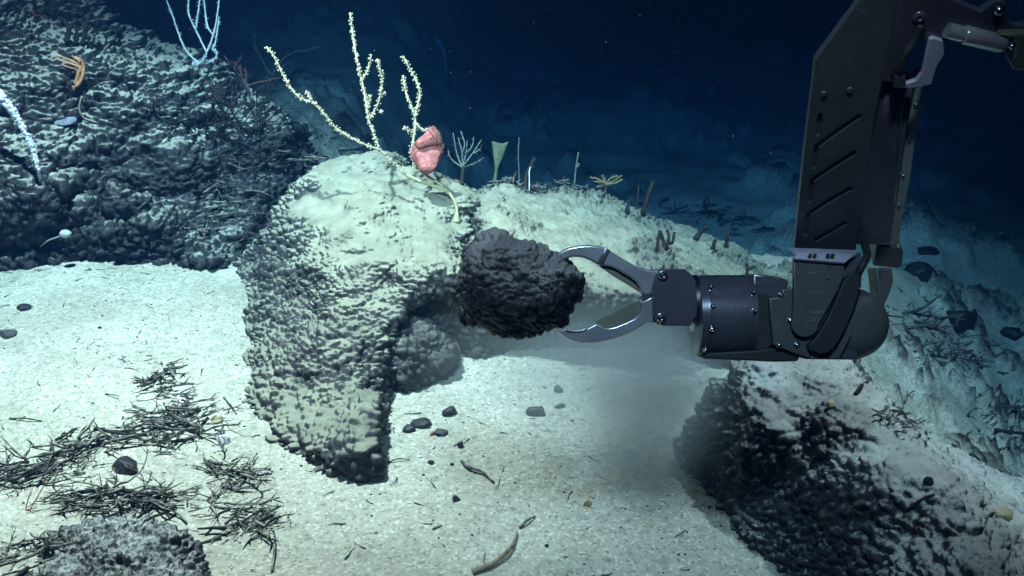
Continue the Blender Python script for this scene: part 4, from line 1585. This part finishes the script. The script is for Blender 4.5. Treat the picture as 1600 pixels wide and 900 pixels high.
def sea_pen():
    p, n, _ = hit(697, 132)
    d = (p - CP).dot(FW)
    s = d / FPX
    e = empty('sea_pen', p, 'faint blue sea pen standing far off above the anemone', 'sea pen')
    mb = MB()
    c_ = catmull([p, P(697, 115, d), P(696, 95, d), P(692, 78, d)], 5)
    mb.tube(c_, lerp_r(1.2 * s, 2.6 * s, len(c_)), 7)
    mb.build('stalk', M['jelly'], e)
    mb = MB()
    c_ = catmull([P(696, 92, d), P(692, 76, d - .02), P(685, 66, d - .03), P(678, 58, d - .03)], 6)
    mb.tube(c_, [s * .75 * r for r in (2.6, 3.5, 4.5, 5.0, 5.4, 5.6, 5.6, 5.4, 5.6, 5.9, 6.2, 6.3, 6, 5.6, 5, 4.4, 3.6, 2.6, 1.2)][:len(c_)], 9, rough=.15)
    mb.build('plume', M['jelly'], e)


sea_pen()


# ------------------------------------------------------------------ dead coral heaps
def twig(mb, p, direction, length, r, rng, depth=0, lift=0.3):
    d = Vector(direction).normalized()
    pts = [Vector(p)]
    n = max(3, int(length / 0.012))
    n = min(n, 9)
    for i in range(n):
        d = (d + Vector((rng.gauss(0, .2), rng.gauss(0, .2), rng.gauss(-.01, .09)))).normalized()
        pts.append(pts[-1] + d * (length / n))
    mb.tube(pts, [r * (1 - 0.6 * i / n) * rng.uniform(.8, 1.2) for i in range(n + 1)], 5)
    if depth > 0:
        for k in range(rng.randint(1, 3)):
            i = rng.randint(1, n - 1)
            side = Vector((rng.gauss(0, 1), rng.gauss(0, 1), rng.gauss(0.1, .4)))
            twig(mb, pts[i], d + side * 0.9, length * rng.uniform(.3, .6), r * .7, rng, depth - 1, lift)


def heap(cx_, cy_, rx, ry, nbig, nsmall, where, seed, ang=0.0, lenpx=(25, 70), tilt=0.25, far=99):
    """branches lying in a heap whose middle shows at (cx_,cy_)"""
    rng = random.Random(seed)
    ca, sa = math.cos(ang), math.sin(ang)

    def spotp():
        while True:
            a, b = rng.gauss(0, .5), rng.gauss(0, .5)
            if a * a + b * b < 1.2:
                break
        q = (cx_ + rx * a * ca - ry * b * sa, cy_ + rx * a * sa + ry * b * ca)
        return crest(*q, far=far)
    p0 = crest(cx_, cy_, far)[0]
    s = (p0 - CP).dot(FW) / FPX
    for k in range(nbig):
        p, n, _ = spotp()
        mb = MB()
        a = rng.gauss(0.4, 0.55) + (math.pi if rng.random() < .5 else 0)
        z = rng.uniform(0.0, tilt) * 0.6
        ln = rng.uniform(*lenpx) * s
        twig(mb, p + Vector((0, 0, 0.003 + rng.uniform(0, .02))), (math.cos(a), math.sin(a), z), ln, rng.uniform(1.6, 3.6) * s, rng, 2)
        o = mb.build('dead_coral_branch', M['twig'] if rng.random() < .8 else M['dead_coral'])
        tag(o, 'dark dead coral branch in ' + where, 'dead coral', 'branches of ' + where)
    mb = MB()
    for k in range(int(nsmall * 0.75)):
        p, n, _ = spotp()
        a = rng.gauss(0.4, 0.8) + (math.pi if rng.random() < .5 else 0)
        twig(mb, p + Vector((0, 0, rng.uniform(0, .012))), (math.cos(a), math.sin(a), rng.uniform(-.05, .2)), rng.uniform(.15, .6) * lenpx[1] * s, rng.uniform(.8, 2.0) * s, rng, 1)
    o = mb.build('coral_rubble', M['twig'])
    tag(o, 'fine dark coral twigs littering ' + where, 'coral rubble', None, 'stuff')


heap(262, 605, 75, 32, 10, 40, 'the uppermost heap on the bright sand', 101, 0.6, (20, 55))
heap(262, 672, 110, 36, 18, 90, 'the dense heap left of the pale ball sponge', 102, -0.15, (25, 90))
heap(120, 712, 130, 32, 14, 60, 'the long heap running down to the left edge', 103, -0.35, (30, 110))
heap(30, 745, 60, 22, 8, 40, 'the heap at the left edge above the pink coral', 104, -0.2, (25, 70))
heap(215, 785, 170, 28, 20, 120, 'the wide heap above the flat grey rock', 105, -0.05, (30, 100))
heap(365, 742, 60, 24, 10, 60, 'the small heap right of the rounded dark stone', 106, 0.0, (20, 60))
heap(392, 820, 62, 28, 10, 50, 'the small heap right of the flat grey rock', 107, 0.0, (20, 60))
heap(40, 872, 70, 26, 8, 40, 'the heap in the bottom left corner', 108, -0.3, (25, 80))
# far right slope and the shoulder between the boulders
heap(1430, 500, 90, 40, 12, 60, 'the debris on the slope right of the elbow', 109, 0.3, (25, 70))
heap(1500, 560, 70, 34, 10, 60, 'the debris below the dark stone on the far slope', 110, 0.2, (25, 60))
heap(1560, 660, 60, 50, 8, 40, 'the debris on the far slope at the right edge', 111, 0.4, (20, 50))
heap(1420, 660, 40, 40, 6, 30, 'the debris just behind the right boulder', 112, 0.6, (20, 50))
heap(440, 245, 90, 30, 10, 70, 'the debris on the sediment behind the centre boulder', 113, -0.1, (20, 55))
heap(850, 262, 90, 16, 8, 70, 'the debris on the ridge crest', 114, 0.15, (15, 40), far=3.5)
heap(1120, 345, 110, 22, 8, 60, 'the debris on the slope behind the ridge end', 115, 0.2, (15, 40))
heap(350, 330, 50, 60, 8, 50, 'the dark tangle between the left and centre boulders', 116, 0.5, (20, 60))


def bush(px_, py_, hpx, label, seed, m='dead_coral', spread=0.8, n=6):
    rng = random.Random(seed)
    p, nn, _ = crest(px_, py_, 4.4)
    s = (p - CP).dot(FW) / FPX
    e = empty('dead_coral_bush', p, label, 'dead coral', 'dead coral bushes between the boulders')
    for k in range(n):
        mb = MB()
        a = rng.uniform(0, 6.283)
        twig(mb, p - Vector((0, 0, .01)), (math.cos(a) * spread, math.sin(a) * spread, rng.uniform(.5, 1.1)), hpx * s * rng.uniform(.6, 1.1), rng.uniform(1.4, 2.4) * s, rng, 3)
        mb.build('branch', M[m], e)


bush(400, 215, 120, 'tall black dead coral bush beside the tip of the long tan branch', 201, n=8)
bush(360, 190, 110, 'black dead coral bush right of the white coral', 202, n=7)
bush(330, 215, 80, 'low black dead coral bush below the white coral', 203, spread=1.3, n=7)
bush(420, 255, 80, 'black dead coral bush nearest the centre boulder', 204, spread=1.2, n=7)
bush(270, 190, 60, 'small black dead coral bush on the shoulder left of the white coral', 205, spread=1.2, n=6)
bush(385, 130, 60, 'small reddish dead coral bush behind the black bushes', 206, m='red_coral', n=4)
bush(60, 22, 50, 'small dark bush on top of the left boulder', 207, n=5)

# loose sticks on the sand
def stick(pts, r, m, label, name='coral_stick', taper=0.5):
    w = []
    for x, y in pts:
        p = hit(x, y)[0]
        w.append(p)
    s = (w[0] - CP).dot(FW) / FPX
    c_ = catmull([q + Vector((0, 0, r * s * .7 + 0.006 * math.sin(3.1 * i / max(len(w) - 1, 1)))) for i, q in enumerate(w)], 5)
    mb = MB()
    rng = random.Random(int(pts[0][0]))
    mb.tube(c_, [r * s * (1 - taper * i / len(c_)) * rng.uniform(.85, 1.15) for i in range(len(c_))], 7)
    return tag(mb.build(name, m), label, 'coral stick')


stick([(738, 897), (762, 889), (783, 877), (798, 862), (804, 848), (808, 834)], 5.0, M['tan_twig'], 'long tan coral stick at the bottom centre', taper=.7)
stick([(812, 826), (824, 818), (836, 808)], 2.4, M['twig'], 'short dark stick above the long tan stick')
stick([(722, 722), (730, 733), (742, 738), (756, 743), (772, 756)], 3.0, M['twig'], 'crooked dark stick in the middle of the sand')
stick([(676, 828), (690, 822)], 2.0, M['twig'], 'small dark twig on the shaded sand at the lower centre')
stick([(605, 724), (622, 721), (640, 719)], 1.4, M['twig'], 'thin straight twig at the corner of the centre boulder')
stick([(1416, 800), (1440, 786), (1460, 774)], 3.0, M['dead_coral'], 'thin dark stick lying on top of the right boulder')
stick([(1336, 618), (1346, 608), (1356, 598)], 3.4, M['dead_coral'], 'dark stub near the far end of the right boulder')
stick([(425, 895), (430, 860), (428, 830)], 2.4, M['twig'], 'upright dark stick right of the lower left heaps')
stick([(15, 655), (40, 658), (66, 659)], 1.6, M['twig'], 'thin twig alone on the bright sand at the left')
stick([(350, 622), (362, 638), (370, 648)], 1.4, M['twig'], 'thin twig right of the uppermost heap')
on(1305, 712, 20, 14, M['black_stone'], 'black lump on the edge of the right boulder top', seed=51)
on(1452, 750, 16, 16, M['black_stone'], 'black lump above the stick on the right boulder', seed=52)
on(1300, 630, 16, 14, M['tan_sponge'], 'small brownish lump on the upper part of the right boulder', seed=53)
coral('pink_coral', 'thin pink branching coral at the left edge among dead branches', 'coral', (42, 800),
      [[(42, 812), (48, 795), (62, 770), (74, 752)], [(42, 812), (28, 822), (12, 832), (0, 842)], [(48, 795), (36, 800), (22, 812)], [(62, 770), (56, 782), (44, 792)], [(42, 812), (40, 800), (44, 780), (52, 762)]],
      1.1, .8, M['tentacle'], 0.0, 0.004, 70)


# ------------------------------------------------------------------ loose grains on the foreground sand, floating particles
def litter():
    rng = random.Random(77)
    for m, n, nm, lb, rmin, rmax in ((M['white_coral'], 1500, 'shell_grit', 'white shell grit scattered over the sand', .0011, .0026), (M['black_stone'], 700, 'dark_grit', 'dark crust grit scattered over the sand', .0012, .0034)):
        mb = MB()
        k = 0
        while k < n:
            x, y = rng.uniform(-1.5, 0.6), rng.uniform(1.35, 2.9)
            k += 1
            z = gz(x, y)
            r = rng.uniform(rmin, rmax) * (1 if rng.random() < .93 else 1.8)
            mb.blob((x, y, z + r * .3), r, 5, 3, .3, (1, rng.uniform(.6, 1), .6))
        o = mb.build(nm, m)
        tag(o, lb, 'grit', None, 'stuff')
    mb = MB()
    for k in range(260):
        x, y = rng.uniform(-1.6, 0.55), rng.uniform(1.35, 2.9)
        a = rng.uniform(0, 6.28)
        twig(mb, (x, y, gz(x, y) + .002), (math.cos(a), math.sin(a), .05), rng.uniform(.01, .045), rng.uniform(.0008, .0018), rng)
    tag(mb.build('twig_litter', M['twig']), 'short dark twig bits scattered over the sand', 'coral rubble', None, 'stuff')
    mb = MB()
    for k in range(560):
        d = rng.uniform(0.8, 4.0)
        p = P(rng.uniform(0, 1600), rng.uniform(0, 900), d)
        if p.z < 0.4:
            continue
        mb.blob(p, rng.uniform(.00018, .0005) , 4, 3, .2)
    o = mb.build('marine_snow', M['snow'])
    tag(o, 'tiny pale particles drifting in the dark water', 'particles', None, 'stuff')


litter()


# ------------------------------------------------------------------ stirred-up silt and the water itself
def volume_mat(name, density, color, absorb, aniso):
    m = bpy.data.materials.new(name)
    m.use_nodes = True
    nt = m.node_tree
    nt.nodes.clear()
    out = nt.nodes.new('ShaderNodeOutputMaterial')
    v = nt.nodes.new('ShaderNodeVolumePrincipled')
    v.inputs['Color'].default_value = (*color, 1)
    v.inputs['Absorption Color'].default_value = (*absorb, 1)
    v.inputs['Density'].default_value = density
    v.inputs['Anisotropy'].default_value = aniso
    nt.links.new(v.outputs[0], out.inputs['Volume'])
    return m


def silt_mat(density, seed):
    m = volume_mat('silt', density, (0.72, 0.78, 0.80), (0.2, 0.25, 0.3), 0.3)
    nt = m.node_tree
    v = next(n for n in nt.nodes if n.type == 'PRINCIPLED_VOLUME')
    L = nt.links.new
    tc = node(nt, 'ShaderNodeTexCoord')
    g = node(nt, 'ShaderNodeTexGradient', gradient_type='SPHERICAL')
    L(tc.outputs['Object'], g.inputs['Vector'])
    n = node(nt, 'ShaderNodeTexNoise', i_Scale=1.6, i_Detail=3.0, noise_dimensions='4D', i_W=float(seed))
    L(tc.outputs['Object'], n.inputs['Vector'])
    p = node(nt, 'ShaderNodeMath', operation='POWER', i_1=1.4)
    L(g.outputs['Fac'], p.inputs[0])
    r = node(nt, 'ShaderNodeMapRange')
    r.inputs['From Min'].default_value, r.inputs['From Max'].default_value = 0.3, 0.7
    r.inputs['To Min'].default_value = 0.2
    L(n.outputs['Fac'], r.inputs['Value'])
    a = node(nt, 'ShaderNodeMath', operation='MULTIPLY')
    L(p.outputs[0], a.inputs[0])
    L(r.outputs['Result'], a.inputs[1])
    b = node(nt, 'ShaderNodeMath', operation='MULTIPLY', i_1=density)
    L(a.outputs[0], b.inputs[0])
    L(b.outputs[0], v.inputs['Density'])
    return m


def silt(px_, py_, dep, size, density, label, seed):
    bm = bmesh.new()
    bmesh.ops.create_icosphere(bm, subdivisions=3, radius=1.02)
    o = bm_obj('silt_cloud', bm, silt_mat(density, seed), None, 180)
    o.location = P(px_, py_, dep)
    o.scale = size
    tag(o, label, 'silt cloud', None, 'stuff')


silt(1012, 640, 2.14, (0.17, 0.22, 0.30), 19.0, 'grey plume of stirred silt left of the right boulder', 5)
silt(985, 600, 2.1, (0.34, 0.24, 0.24), 10.0, 'thin silt drifting below the jaws', 6)
silt(850, 565, 2.15, (0.36, 0.22, 0.20), 4.0, 'low silt haze in front of the alcove', 7)


def haze():
    bm = bmesh.new()
    bmesh.ops.create_cube(bm, size=1)
    for v in bm.verts:
        v.co = Vector((v.co.x * 190, v.co.y * 100 + 42, -4.2 + (v.co.z + .5) * 8.2))
    o = bm_obj('haze', bm, volume_mat('sea_water', 0.40, (0.006, 0.024, 0.068), (0.0, 0.23, 0.58), 0.6))
    tag(o, 'dark blue sea water that dims everything far away', 'water', None, 'stuff')


haze()
